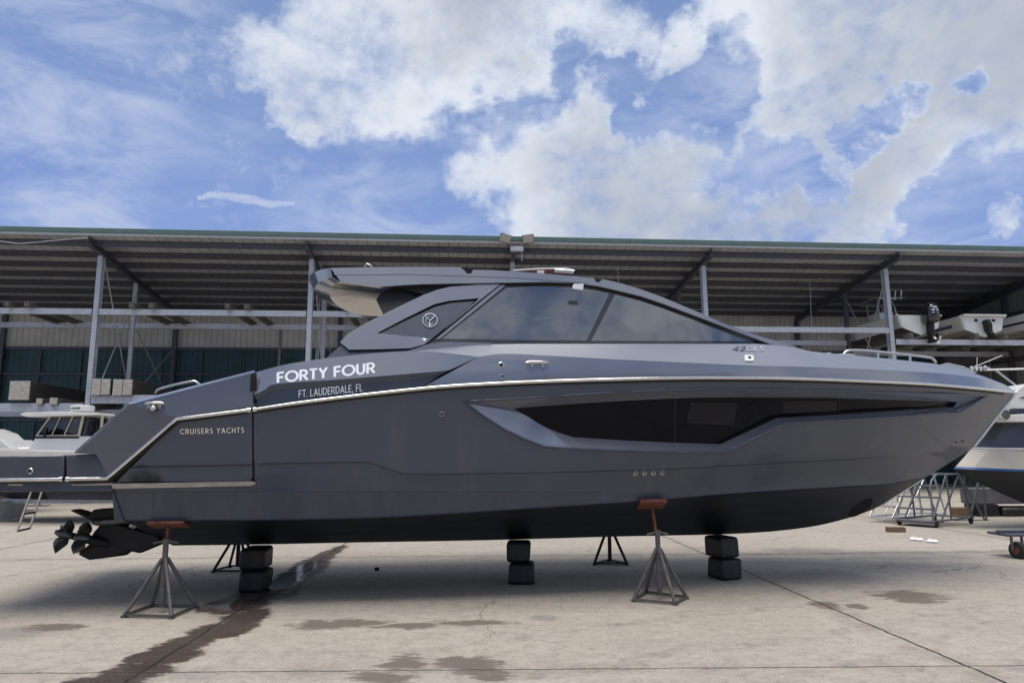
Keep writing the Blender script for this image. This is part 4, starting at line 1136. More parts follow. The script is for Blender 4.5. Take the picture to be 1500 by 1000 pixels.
# back wall: pale upper sheet, dark green lower sheet with girts
zsp = sh(300, 511, BK).z
MB().add([(xL, BK, zsp), (xR, BK, zsp), (xR, BK, zB), (xL, BK, zB)], [(0, 1, 2, 3)]).build('upper_wall', M_wall, shed)
MB().add([(xL, BK + .02, 0), (xR, BK + .02, 0), (xR, BK + .02, zsp), (xL, BK + .02, zsp)], [(0, 1, 2, 3)]).build('lower_wall', M_wallgreen, shed)
for yy in (511.5, 548, 614): 
    z = sh(300, yy, BK).z
    MB().box(((xL + xR) / 2, BK - .05, z), (xR - xL, .1, .13 if yy > 512 else .16)).build('girt', M_darksteel, shed)
bx = bay / 5
for k in range(-8, 42):
    x = sh(58, 540, BK).x + k * (sh(118, 540, BK).x - sh(58, 540, BK).x)
    if xL < x < xR: MB().box((x, BK - .04, zsp / 2), (.09, .07, zsp)).build('wall_stud', M_darksteel, shed)
# right end wall
MB().add([(xR, FE, 0), (xR, BK, 0), (xR, BK, zB), (xR, FE, zF)], [(0, 1, 2, 3)]).build('end_wall', M_endwall, shed)
for z in (zF * .35, zF * .6, zF * .82): MB().box((xR - .08, (FE + BK) / 2, z), (.12, BK - FE, .16)).build('girt', M_darksteel, shed)
# rack beams: (bay index from, to, front pixel (x,y), depth)
def zat(px, py, dep): return sh(px, py, dep).z
zU = zat(300, 459, 0); zUm = zU; zLo = zat(60, 600, 0)
def rackbeam(x0, x1, y, z, h=.24, m=M_galv, name='rack_beam'):
    return MB().box(((x0 + x1) / 2, y, z), (x1 - x0, .03, h)).box(((x0 + x1) / 2, y + .05, z + h / 2 - .01), (x1 - x0, .12, .02)).box(((x0 + x1) / 2, y + .05, z - h / 2 + .01), (x1 - x0, .12, .02)).build(name, m, shed)
zR1 = zat(1208, 484, 0); zR2 = zat(1400, 502, 0)
xs_ = COLX
for a, b, z in ((1, 2, zU), (2, 3, zU), (3, 4, zU), (4, 5, zR1), (5, 6, zR1), (6, 7, zR2)):
    rackbeam(xs_[a] + .14, xs_[b] - .14, -.16, z)
    rackbeam(xs_[a] + .14, xs_[b] - .14, MID - .16, z + (.05 if a < 4 else -.02))
    if a != 6 or True:
        for k in (.18, .27, .62, .71):
            if a >= 5: continue
            x = xs_[a] + (xs_[b] - xs_[a]) * k
            MB().bar((x, -.5, z + .22), (x, MID + .4, z + .22), .2, .2).build('bunk', M_bunk, shed)
zL2 = zat(60, 597, 0); zL3 = zat(165, 585, 0)
for a, b, z in ((1, 2, zL2), (2, 3, zL3), (3, 4, zL3), (4, 5, zL3), (5, 6, zL3 - .2)):
    rackbeam(xs_[a] + .14, xs_[b] - .14, -.16, z, .34); rackbeam(xs_[a] + .14, xs_[b] - .14, MID - .16, z, .3)
# extra short beams and X bracing rods
for i in (2, 3, 6):
    x = xs_[i]
    MB().tube([(x + .1, .1, zU - 3.6), (x + .1, MID - .1, zU + 1.6)], .025, 5).tube([(x + .1, .1, zroof(0) - .7), (x + .1, MID - .1, zU - 3.2)], .025, 5).tube([(x + .1, MID + .1, zU - 3.2), (x + .1, BK - .2, zU - .1)], .025, 5).tube([(x + .1, BK - .2, zU - 3.2), (x + .1, MID + .1, zU - .1)], .025, 5).build('brace_rod', M_galv, shed, 60)
# pale pipe post in the first open bay and a loose cable under the eave
for px_, pt, pb in ((411, 480, 545), (1445, 496, 560)):
    a = sh(px_, pt, 4.5)
    MB().tube([(a.x, 4.5, a.z), (a.x, 4.5, 0)], .07, 8).build('pipe_post', M_lampbody, shed, 60)
a, b, c_ = sh(-40, 348, FE - .12), sh(28, 357, FE - .12), sh(128, 348, FE - .12)
MB().tube([a, b, c_], .018, 5).build('eave_cable', M_edge, shed, 60)

for px_, dz, dep in ((468, 3.2, .6), (471.5, 3.6, .9), (478, 3.0, 1.6), (905, 2.0, .5), (1185, 2.6, 2.0)):
    a = sh(px_, 420, dep); MB().tube([(a.x, dep, zroof(dep) - .3), (a.x + .06, dep, a.z), (a.x - .05, dep, a.z - dz)], .014, 5).build('hanging_wire', M_galv, shed, 60)
# twin floodlight on the eave
p0 = sh(757, 365, FE - .2); fl = thing('twin_floodlight', 'twin square floodlights on a grey junction box at the shed eave', 'floodlight', SO + SD * p0.x + SB * p0.y + Vector((0, 0, p0.z)), SY)
MB().box((0, 0, 0), (.54, .18, .20)).build('junction_box', M_galv, fl, None, .01)
MB().bar((-.34, 0, .12), (.34, 0, .12), .04, .05).build('cross_arm', M_darksteel, fl)
for sx, ry in ((-.47, .30), (.45, -.14)):
    R_ = Matrix.Rotation(ry, 3, 'Y') @ Matrix.Rotation(.45, 3, 'X')
    c_ = Vector((sx, -.1, .44))
    h_ = MB()
    # tapered housing: back smaller than the face
    f0 = [(-.26, -.14, -.19), (.26, -.14, -.19), (.26, -.14, .19), (-.26, -.14, .19)]; f1 = [(-.19, .16, -.15), (.19, .16, -.15), (.19, .16, .13), (-.19, .16, .13)]
    h_.add([c_ + R_ @ Vector(q) for q in f0 + f1], [(0, 1, 2, 3), (7, 6, 5, 4), (0, 4, 5, 1), (1, 5, 6, 2), (2, 6, 7, 3), (3, 7, 4, 0)])
    hd = h_.build('lamp_head', M_lampbody, fl, None, .03)
    MB().box(c_ + R_ @ Vector((0, -.15, .0)), (.42, .03, .28), R_).build('lens', M_lampglass, hd, None, .01)
    MB().tube([(sx * .7, 0, .12), c_ + Vector((0, .08, -.16))], .03, 6).build('bracket', M_darksteel, fl, 60)
MB().tube([(.2, 0, -.1), (.21, 0, -.5)], .015, 5).build('loose_wire', M_galv, fl)

# timber on the lower rack
def timberbox(label, px0, px1, pyt, pyb, dep, length, m_end, m_side, name, boards=1, grp=None):
    a, b = sh(px0, pyb, dep), sh(px1, pyt, dep)
    w, h = b.x - a.x, b.z - a.z
    o = thing(name, label, 'timber', SO + SD * ((a.x + b.x) / 2) + SB * dep + Vector((0, 0, a.z)), SY, grp)
    MB().box((0, length / 2 + .03, h / 2), (w, length, h - .01)).build('beam', m_side, o, None, .02)
    for k in range(boards):
        ww = w / boards
        MB().box((-w / 2 + ww * (k + .5), 0, h / 2), (ww - .025, .06, h - .02 - .03 * (k % 2))).build('end_board', m_end, o, None, .01)
    return o
timberbox('long dark timber bundle with one pale square end on the left rack', 12, 45.5, 557.5, 586, -.3, 7.5, M_timber, M_timberdk, 'timber_bundle')
timberbox('grey two board timber end beside the left rack column', 133, 163, 554, 579, -.3, 6, M_timber, M_timberdk, 'timber_bundle', 2)
timberbox('grey two board timber end, right one of the pair nearest the yacht stern', 164, 195, 555, 579.5, -.3, 7.5, M_timber, M_timberdk, 'timber_bundle', 2)
timberbox('short grey timber lying below the dark bundle, nearest the pale square end', 52.5, 63, 583, 592.5, -.3, 5, M_timber, M_bunk, 'timber_bearer')
timberbox('short grey timber lying below the dark bundle, nearest the rack column', 72, 85, 582, 592.5, -.3, 5, M_timber, M_bunk, 'timber_bearer')

# ------------------------------------------------------------------ generic small hull
def loft_hull(L, B, Dp, bowrise=.35, dead=.35, fw=.5, n=22, bow_rake=.9):
    """returns rows from stern (x=0) to bow (x=L): section keel -> chine -> sheer for one side"""
    rows = []
    for i in range(n + 1):
        u = i / n
        pl = 1 - max(0, (u - (1 - fw)) / fw) ** 2.2
        x_s = L * u; 
        keel = dead * 0 + (max(0, (u - .6) / .4) ** 2) * Dp * .62
        zch = dead + (max(0, (u - .45) / .55) ** 2) * Dp * .36
        zs = Dp + bowrise * u ** 2
        bc = B / 2 * .86 * (1 - max(0, (u - .45) / .55) ** 1.9); bs = B / 2 * pl
        bs = max(bs, .0); 
        xo = 0 if u < .6 else -bow_rake * ((u - .6) / .4) ** 1.5
        rows.append([(x_s + xo, 0, keel), (x_s + xo * .8, bc, zch), (x_s + xo * .4, lerp(bc, bs, .5), lerp(zch, zs, .5)), (x_s, bs, zs)])
    return rows
def hullmesh(rows, cut=None, mode='all'):
    mb = MB()
    for sg in (1, -1):
        rr = [[(p[0], p[1] * sg, p[2]) for p in r] for r in rows]
        if mode in ('all', 'side'): mb.grid([r[1:] for r in rr])
        if mode in ('all', 'bottom'): mb.grid([r[:2] for r in rr])
    r0 = rows[0]
    mb.add([r0[3], r0[2], r0[1], r0[0], (r0[1][0], -r0[1][1], r0[1][2]), (r0[2][0], -r0[2][1], r0[2][2]), (r0[3][0], -r0[3][1], r0[3][2])], [tuple(range(7))]) if mode in ('all', 'side') else None
    return mb
def deckmesh(rows, dz=-.06, u0=0):
    mb = MB(); mb.grid([[(r[3][0], r[3][1], r[3][2]), (r[3][0], r[3][1] * .9, r[3][2] + .04), (r[3][0], 0, r[3][2] + .06 + dz), (r[3][0], -r[3][1] * .9, r[3][2] + .04), (r[3][0], -r[3][1], r[3][2])] for r in rows[u0:]])
    return mb
def outboard(par, x, y, z, sc=1.0, name='outboard_motor'):
    cow = []
    for k, (zz, lx, ly) in enumerate([(0, .26, .20), (.06, .33, .25), (.3, .36, .27), (.55, .33, .25), (.72, .24, .19), (.78, .08, .07)]):
        ring = []
        for a in range(16):
            t = 2 * math.pi * a / 16
            ring.append((x + sc * (-.30 + lx * math.copysign(abs(math.cos(t)) ** .7, math.cos(t)) - .06 * zz), y + sc * ly * math.copysign(abs(math.sin(t)) ** .7, math.sin(t)), z + sc * (.25 + zz)))
        cow.append(ring)
    mb = MB(); mb.grid(cow, True); mb.add(cow[-1], [tuple(range(16))]); mb.add(cow[0], [tuple(range(15, -1, -1))])
    o = mb.build(name, M_blackgloss, par, 45)
    leg = [(-.42, .25), (-.12, .25), (-.10, -.10), (-.16, -.32), (-.18, -.50), (-.44, -.50), (-.40, -.2)]
    MB().prism([(x + sc * a, y - .07 * sc, z + sc * b) for a, b in leg], (0, .14 * sc, 0)).build('leg', M_black, o, None, .02)
    MB().tube([(x - .58 * sc, y, z - .44 * sc), (x - .5 * sc, y, z - .44 * sc), (x - .12 * sc, y, z - .44 * sc), (x - .02 * sc, y, z - .44 * sc)], .08, 10, rs=[.05 * sc, .085 * sc, .08 * sc, .02 * sc]).build('gear_case', M_black, o, 60)
    pr = MB()
    for k in range(3):
        t = 2 * math.pi * k / 3 + .4
        u, w = Vector((0, math.cos(t), math.sin(t))), Vector((.5, -math.sin(t), math.cos(t)))
        c0 = Vector((x - .62 * sc, y, z - .44 * sc))
        pr.add([c0 + u * .04, c0 + u * .12 * sc + w * .08 * sc, c0 + u * .2 * sc + w * .02, c0 + u * .13 * sc - w * .07 * sc], [(0, 1, 2, 3)])
    pr.build('propeller', M_white, o)
    # white decal bands on the cowl
    for zz, wd in ((.56, .16), (.45, .24), (.34, .2)):
        MB().box((x - sc * .655, y + sc * .03, z + sc * (.25 + zz)), (.02, sc * wd, sc * .045)).build('decal', M_letter, o)
    return o

# boats on the right hand racks (sterns towards the yard)
def rackboat(label, xs, dep, z, L, B, Dp, grp='boats stored on the upper rack', name='rack_boat', yaw=math.pi / 2, hullm=M_white, botm=M_navybot):
    o = thing(name, label, 'boat', SO + SD * xs + SB * dep + Vector((0, 0, z)), SY + yaw, grp)
    rows = loft_hull(L, B, Dp, .35, .35)
    hullmesh(rows, mode='side').build('hull', hullm, o, 30, .09, 4)
    hullmesh(rows, mode='bottom').build('hull_bottom', botm, o, 30)
    deckmesh(rows).build('deck', M_white, o, 30)
    MB().tube([(r[3][0], r[3][1] + .01, r[3][2]) for r in rows], .045, 6).tube([(r[3][0], -r[3][1] - .01, r[3][2]) for r in rows], .045, 6).build('gunwale', M_white, o, 60)
    return o, rows
cR = sh(1352, 490, -.3)
r1, rw = rackboat('white centre console with black outboard and rod holder T-top on the rack', cR.x, -.2, zR2 + .30, 7.2, 2.05, .92, botm=mat('grey_bottom', (.10, .09, .085), .6, var=.3))
outboard(r1, .06, -.28, .22, 1.16)
tt = MB()
for (x, y) in ((2.2, .45), (3.1, .45), (2.2, -.45), (3.1, -.45)): tt.tube([(x, y, .9), (x + .12, y * .95, 1.7), (x + .25, y * .8, 2.15)], .035, 6)
tt.build('top_frame', M_alu, r1, 60)
MB().tube([(1.8, -.6, 2.12), (2.3, -.6, 2.2), (3.3, -.6, 2.2), (3.6, -.5, 2.1), (3.6, .5, 2.1), (3.3, .6, 2.2), (2.3, .6, 2.2), (1.8, .6, 2.12)], .035, 6, closed=True).tube([(2.3, -.6, 2.2), (2.3, .6, 2.2)], .03, 6).build('top_rail', M_alu, r1, 60)
for k in range(4): MB().tube([(1.85, -.45 + .3 * k, 2.05), (1.75, -.45 + .3 * k, 2.5)], .035, 6).build('rod_holder', M_white, r1, 60)
MB().box((2.8, 0, 1.1), (.8, .8, .9)).build('console', M_white, r1, None, .06)
cR2 = sh(1447, 487, -.3)
r2, rw = rackboat('white runabout with blue stripes and black stern drive on the rack', cR2.x, -.1, zR2 + .25, 7.4, 2.15, .95, hullm=M_white, botm=M_cream)
sd = MB().prism([(-.05, -.1, .75), (-.30, -.1, .78), (-.42, -.1, .55), (-.40, -.1, .2), (-.55, -.1, .05), (-.32, -.1, -.1), (-.1, -.1, .25)], (0, .2, 0)).build('stern_drive', M_drive, r2, None, .03)
for t in (-.5, .35): MB().box((-.01, t, .78), (.03, .16, .12)).build('transom_vent', M_black, r2, None, .01)
MB().box((-.04, 0, .99), (.3, 2.1, .10)).build('stern_cap', M_white, r2, None, .04)
for z_, x_ in ((.62, .6), (.70, .3)):
    for k in range(1):
        a, b = rw[1][2], rw[12][2]
        mbb = MB(); mbb.grid([[(r[2][0] + .0, r[2][1] + .012, r[2][2] - .10 + z_ - .62), (r[2][0], r[2][1] + .014, r[2][2] - .04 + z_ - .62)] for r in rw[2:13]]); mbb.build('hull_stripe', M_blue if z_ > .65 else M_black, r2)
for t in (-.4, .3): MB().box((.35, t, 1.06), (.3, .22, .02)).build('seat_pad', M_blue, r2)
cR3 = sh(1540, 490, -.3)
r3, rw = rackboat('white boat hull with dark side lettering at the right frame edge of the rack', cR3.x, -.4, zR2 + .30, 7.4, 2.2, 1.0, botm=M_cream)
mbb = MB(); mbb.grid([[(r[2][0], r[2][1] + .012, r[2][2] - .05), (r[2][0], r[2][1] + .014, r[2][2] + .05)] for r in rw[1:9]]); mbb.build('hull_stripe', M_black, r3)
for cR_ in (cR, cR2, cR3):
    for q in (-.7, .7): MB().bar((cR_.x + q, -.5, zR2 + .25), (cR_.x + q, MID + .4, zR2 + .25), .2, .22).build('bunk', M_bunk, shed)

# white centre console behind the stern, left
cc = at(118, 660, 20.5)
bl = thing('centre_console_boat', 'white centre console boat with hard top and radar dome behind the yacht stern', 'boat', (cc.x, cc.y, .55), math.pi - .10)
rows = loft_hull(9.4, 2.7, 1.30, .25, .5)
rows = [[(p[0] - 4.6, p[1], p[2]) for p in r] for r in rows]
hullmesh(rows, mode='side').build('hull', M_white, bl, 30); hullmesh(rows, mode='bottom').build('hull_bottom', M_navybot, bl, 30); deckmesh(rows).build('deck', M_white, bl, 30)
def tapered(x0, x1, y, z0, xt0, xt1, yt, z1):
    return MB().add([(x0, -y, z0), (x1, -y, z0), (x1, y, z0), (x0, y, z0), (xt0, -yt, z1), (xt1, -yt, z1), (xt1, yt, z1), (xt0, yt, z1)], [(3, 2, 1, 0), (4, 5, 6, 7), (0, 1, 5, 4), (1, 2, 6, 5), (2, 3, 7, 6), (3, 0, 4, 7)])
k20 = 20.5 / F                                   # metres per pixel at that depth
def bx_(px): return -(px - 118) * k20
def bz_(py): return cc.z + (660 - py) * k20 - .55
tapered(bx_(168), bx_(58), .62, bz_(662), bx_(168), bx_(70), .58, bz_(640)).build('console', M_white, bl, None, .03)
MB().box((bx_(66), 0, bz_(651)), (.3, .7, .18)).build('console_seat', M_cream, bl, None, .04)
tapered(bx_(134), bx_(70), .56, bz_(640), bx_(136), bx_(89), .53, bz_(612)).build('windshield', M_smallglass, bl)
mb = MB()
for y in (-.57, .57):
    mb = MB(); mb.bar((bx_(70), y, bz_(640)), (bx_(88.5), y * .95, bz_(611)), .035, .035); mb.bar((bx_(94), y, bz_(638)), (bx_(104), y * .95, bz_(611)), .02, .02); mb.bar((bx_(113), y, bz_(638)), (bx_(123), y * .95, bz_(611)), .03, .03)
    mb.bar((bx_(135), y, bz_(640)), (bx_(138), y * .95, bz_(611)), .06, .06); mb.bar((bx_(70), y, bz_(639)), (bx_(136), y, bz_(639)), .03, .04); mb.bar((bx_(168), y, bz_(640)), (bx_(168), y, bz_(612)), .05, .05)
    mb.build('windshield_frame', M_cream, bl)
MB().bar((bx_(70), 0, bz_(641)), (bx_(136), 0, bz_(641.5)), 1.2, .06).build('dark_sill', M_black, bl)
ht = [(bx_(59), bz_(609.5)), (bx_(66), bz_(607)), (bx_(120), bz_(606.2)), (bx_(178), bz_(609)), (bx_(178), bz_(612)), (bx_(70), bz_(613)), (bx_(64), bz_(611.5))]
MB().prism([(a, -1.0, b) for a, b in ht], (0, 2.0, 0)).build('hard_top', M_white, bl, None, .02)
rd = MB().lathe([(.20, 0), (.30, .02), (.315, .09), (.31, .17), (.27, .195), (.1, .20)], (bx_(119), .1, bz_(604.8)), (0, 0, 1), 22).build('radar_dome', M_white, bl, 50)
def radp(x, y, l):                                # onto the near face of the dome
    X_ = bx_(x); Z_ = bz_(y); dx = (X_ - bx_(119)); return (X_, .1 + math.sqrt(max(.0, .322 ** 2 - dx * dx)) + l, Z_)
lettering('dome_lettering', 'GARMIN', (110, 601.6), (126, 601.2), 3.0, .2, .2, radp, M_black, rd)
MB().tube([(bx_(91), -.3, bz_(607)), (bx_(104), -.3, bz_(601.5))], .02, 5).build('antenna', M_white, bl)
wp = MB().tube([(bx_(83), .59, bz_(627)), (bx_(84.5), .62, bz_(642))], .018, 5).tube([(bx_(83), .6, bz_(627)), (bx_(86.5), .6, bz_(642))], .012, 5).build('wiper', M_black, bl)
MB().bar((-2.0, .5, -.25), (-2.0, -.5, -.25), .14, .5).bar((2.0, .5, -.25), (2.0, -.5, -.25), .14, .5).bar((-2.2, 0, .0), (2.2, 0, .0), .15, .12).build('cradle', M_galv, bl)
# second white boat further left
c2_ = at(-30, 662, 24)
b2 = thing('white_cruiser', 'white boat foredeck sloping down at the left frame edge', 'boat', (c2_.x, c2_.y, .6), .02)
rows = loft_hull(8.0, 2.6, 1.30, .2, .45); rows = [[(p[0] - 5.6, p[1], p[2]) for p in r] for r in rows]
hullmesh(rows, mode='side').build('hull', M_white, b2, 30); hullmesh(rows, mode='bottom').build('hull_bottom', M_navybot, b2, 30); deckmesh(rows).build('deck', M_white, b2, 30)
kk = 24 / F; zz = lambda py: c2_.z + (662 - py) * kk - .6; xx = lambda px: (px + 30) * kk
pr = [(xx(-90), zz(660)), (xx(-90), zz(628)), (xx(-20), zz(628)), (xx(0), zz(635)), (xx(10), zz(644)), (xx(22), zz(644.5)), (xx(40), zz(658)), (xx(42), zz(661))]
MB().prism([(a, -.8, b) for a, b in pr], (0, 1.6, 0)).build('cabin', M_white, b2, None, .04)
MB().bar((-3, .5, -.3), (-3, -.5, -.3), .14, .6).bar((-1, .5, -.3), (-1, -.5, -.3), .14, .6).build('cradle', M_galv, b2)
# jack stand and trailer bits far left, under the white boats
js = thing('boat_prop', 'small galvanised prop under the white boat beyond the swim ladder', 'prop stand', (*gnd(55, 741).xy, 0), 0)
MB().tube([(0, 0, .02), (0, 0, .8)], .10, 10).build('post', M_galv, js, 60); MB().box((0, 0, .012), (.7, .5, .024)).build('foot', M_darksteel, js)
ch = MB().tube([gnd(27, 749) + Vector((0, 0, h_)) for h_ in (0, .3, .6, .95)], .03, 6).build('hanging_chain', M_rust, None, 60); tag(ch, 'rusty chain hanging down behind the swim ladder', 'chain')

# navy and white boat at the right
def nb(px, py, Y): return at(px, py, Y)
NB = thing('navy_boat', 'navy and cream cabin boat with bow rail and anchor, behind the yacht bow', 'boat', (*at(1420, 690, 16.5).xy, 0), 0)
Nloc = Vector(NB.location)
def np_(px, py, dy=0.0): 
    p = at(px, py, 16.5 + dy) - Nloc; return Vector((p.x, p.y, p.z))
# profile lines of the near side: sheer, navy/cream edge, blue stripe, chine, keel (bow at left)
XS = [0, .06, .14, .25, .4, .6, 1.0]
def nline(px0, py0, px1, py1, curve=0.0, y0=0.0, y1=-1.5, pw=.45):
    out = []
    for u in XS:
        x = px0 + (px1 - px0) * u; y = py0 + (py1 - py0) * u + curve * math.sin(math.pi * u)
        dyy = y0 + (y1 - y0) * u ** pw
        out.append(np_(x, y, dyy))
    return out
sheer = nline(1452, 612, 1850, 606, 0, 0, -1.5); mid1 = nline(1424, 656, 1850, 668, -1.5, 0, -1.45, .5); mid2 = nline(1400, 683, 1850, 694, 3, 0, -1.4, .55); mid3 = nline(1397, 686, 1850, 698, 3, 0, -1.38, .55); chn = nline(1402, 691, 1850, 745, 10, 0, -1.2, .7); kl = nline(1402, 692, 1850, 800, 34, 0, .0)
def both_sides(rows_, name, m):
    mb = MB(); mb.grid(rows_); mb.grid([[Vector((p.x, -p.y, p.z)) for p in r] for r in rows_])
    return mb.build(name, m, NB, 40)
both_sides([sheer, mid1], 'hull', M_navy); both_sides([mid1, mid2], 'cream_band', M_cream); both_sides([mid2, mid3], 'boot_stripe', M_blue); both_sides([mid3, chn, kl], 'hull_bottom', M_navybot)
r_ = MB().tube([p + Vector((0, -.01, 0)) for p in mid1], .02, 6).build('spray_rail', M_white, NB, 60)
mb = MB(); mb.grid([sheer, [Vector((p.x, -p.y, p.z)) for p in sheer]]); mb.build('deck', M_white, NB)
cb = [(1484, 598), (1479, 589), (1489, 571), (1502, 562), (1545, 556), (1640, 552), (1850, 548), (1850, 600)]
MB().prism([np_(x, y, -.70) for x, y in [(1492, 609), (1487, 598.5), (1850, 599), (1850, 610)]], (0, 1.4, 0)).build('bulwark', M_navy, NB, None, .01)
MB().prism([np_(x, y, -.75) for x, y in cb], (0, 1.5, 0)).build('cabin', M_white, NB, None, .03)
MB().prism([np_(x, y, -.77) for x, y in [(1492, 583), (1530, 573), (1600, 573), (1590, 583)]], (0, .01, 0)).build('cabin_window', M_blackgloss, NB)
pl_ = [(1452, 617.5), (1456, 613), (1480, 607), (1500, 606), (1560, 606), (1560, 618)]
MB().prism([np_(x, y, -.85) for x, y in pl_], (0, 1.2, 0)).build('pulpit', M_white, NB, None, .02)
an = MB().lathe([(.10, -.05), (.12, -.02), (.12, .02), (.10, .05)], np_(1471, 607, -.98), (0, 1, 0), 14).build('anchor_roller', M_steel, NB, 40)
MB().prism([np_(x, y, -.95) for x, y in [(1456, 613), (1463, 601), (1470, 598), (1480, 598), (1478, 604), (1466, 606), (1462, 614)]], (0, .12, 0)).build('anchor', M_galv, NB, None, .01)
br = MB().tube([np_(1446, 541.5, -.1), np_(1500, 540, -.3), np_(1600, 538, -.8)], .022, 8).tube([np_(1458, 541.5, -.15), np_(1490, 566, -.3), np_(1512, 584, -.4)], .022, 8).tube([np_(1440, 540, .0), np_(1446, 541, 0)], .03, 6).build('bow_rail', M_alu, NB, 60)
for k in range(4): MB().tube([np_(1423 + k * 6.5, 536 - (k % 2), 0), np_(1424 + k * 6.5, 543, 0)], .03, 6).build('rod_holder', M_white, br, 60)
MB().tube([np_(1420, 538.5, 0), np_(1449, 538.5, 0)], .025, 6).build('holder_bar', M_alu, br, 60)
MB().tube([np_(1430, 536, 0), np_(1468, 520.5, 0)], .010, 5).build('whip_antenna', M_white, br)
MB().tube([np_(1431, 536, 0), np_(1431.5, 523, 0)], .008, 5).build('whip_antenna', M_white, br)
# supports of the navy boat
def gbox(name, label, px0, px1, pyb, hpx, dep, m, cat, z0=0.0, rz=0.0, grp=None, bevel=.02):
    a, b = gnd(px0, pyb), gnd(px1, pyb); w = (b - a).length; Y = a.y; hh = hpx * Y / F
    o = MB().box((0, dep / 2, hh / 2), (w, dep, hh)).build(name, m, None, 40, bevel)
    o.location = ((a.x + b.x) / 2, Y, z0); o.rotation_euler = (0, 0, rz)
    return tag(o, label, cat, grp)
gbox('support_block', 'black block under the grey beam, by the stair legs', 1434, 1467, 756.5, 17, .6, M_block, 'block', grp='blocks under the navy boat')
gbox('support_block', 'low rounded black block under the grey beam at the right frame edge', 1471, 1530, 756.5, 13, .7, M_block, 'block', grp='blocks under the navy boat', bevel=.08)
Yb = gnd(1450, 756.5).y
gbox('support_beam', 'thick grey beam across black blocks under the navy boat', 1430, 1560, 756.5, 22, .6, mat('grey_beam', (.12, .12, .13), .7, var=.4, vscale=4, dark=(.05, .05, .055), damt=.6), 'beam', z0=17.5 * Yb / F)
gbox('timber_block', 'short brown timber block standing behind the rolling stairs', 1401, 1425, 756, 12, .3, M_brownwood, 'block')
gbox('timber_offcut', 'brown timber offcut with red painted end on the concrete', 1302, 1327, 779.5, 7, .16, M_brownwood, 'offcut', rz=-.12, bevel=.006)
off_ = bpy.data.objects['timber_offcut']
w_ = (gnd(1302, 779.5) - gnd(1327, 779.5)).length
MB().box((w_ / 2 + .004, .08, .05), (.01, .15, .095)).build('painted_end', M_redend, off_)

# rolling stairs: tube frames at true size
def stairs(label, px0, pyb, name, m, W_, steps, rise, run, yaw, wheels=True, rail=True, top=.6):
    a = gnd(px0, pyb)
    o = thing(name, label, 'stairs', (a.x, a.y, 0), yaw, 'rolling boat stairs')
    r = .022
    Lr = run * steps
    fr_ = MB()
    for y in (0, W_):
        fr_.tube([(0, y, .14), (Lr, y, .14 + rise * steps)], r, 6); fr_.tube([(0, y, .14), (Lr + top + .5, y, .14)], r, 6)
        fr_.tube([(Lr, y, .14 + rise * steps), (Lr + top, y, .14 + rise * steps), (Lr + top + .45, y, .14)], r, 6)
        fr_.tube([(Lr, y, .14 + rise * steps), (Lr + .05, y, .14)], r, 6); fr_.tube([(Lr * .5, y, .14), (Lr + top, y, .14 + rise * steps)], r, 6)
        if rail:
            fr_.tube([(.02, y, .14), (.0, y, .95), (.1, y, 1.1), (Lr, y, .14 + rise * steps + .9), (Lr + top, y, .14 + rise * steps + .9), (Lr + top, y, .14 + rise * steps)], r, 6)
    for x in (0, Lr + top + .45): fr_.tube([(x, 0, .14), (x, W_, .14)], r, 6)
    fr_.build('frame', m, o, 60)
    for k in range(1, steps + 1):
        MB().box((run * k - .04, W_ / 2, .14 + rise * k), (.2, W_ - .04, .035)).build('step', m, o)
    MB().box((Lr + top / 2, W_ / 2, .14 + rise * steps + .003), (top, W_ - .05, .03)).build('landing', m, o)
    if wheels:
        for x in (.15, Lr + top + .35):
            for y in (0, W_):
                MB().lathe([(.03, -.03), (.075, -.025), (.08, 0), (.075, .025), (.03, .03)], (x, y, .08), (0, 1, 0), 14).build('wheel', M_tyre, o, 50)
    return o
st1 = stairs('grey rolling stairs with caster wheels between the yacht bow and the navy boat', 1367, 773, 'rolling_stairs', M_greypaint, .85, 4, .26, .20, rad(33), rail=False)
MB().tube([(.0, -.02, .05), (.0, -.02, .9), (.08, -.02, 1.05), (.35, -.02, 1.2), (.6, -.02, 1.2)], .024, 8).build('handrail', M_greypaint, st1, 60)
MB().box((.28, .42, .10), (.5, .8, .02)).build('foot_grate', M_greypaint, st1)
stairs('bright aluminium stairs standing behind the grey rolling stairs', 1308, 767, 'aluminium_stairs', M_alu, .6, 5, .25, .22, rad(28), wheels=False, rail=False)
# step ladder legs of the stair further right
sl_ = thing('trestle', 'grey tube trestle frame with caster wheels at the navy boat bow', 'trestle', (*gnd(1425, 762).xy, 0), 0)
def tp_(px, py, Y=None): 
    p = at(px, py, gnd(1425, 762).y) - Vector(sl_.location); return p
MB().tube([tp_(1401, 762), tp_(1446, 762)], .025, 6).tube([tp_(1419, 762), tp_(1411, 688), tp_(1404, 682)], .025, 6).tube([tp_(1445, 762), tp_(1440, 705)], .025, 6).tube([tp_(1420, 762), tp_(1434, 703)], .035, 6).tube([tp_(1443, 762), tp_(1402, 690)], .025, 6).build('frame', M_greypaint, sl_, 60)
for x in (1401, 1445): 
    p = tp_(x, 765); MB().lathe([(.03, -.03), (.085, -.02), (.085, .02), (.03, .03)], p, (0, 1, 0), 14).build('wheel', M_tyre, sl_, 50)

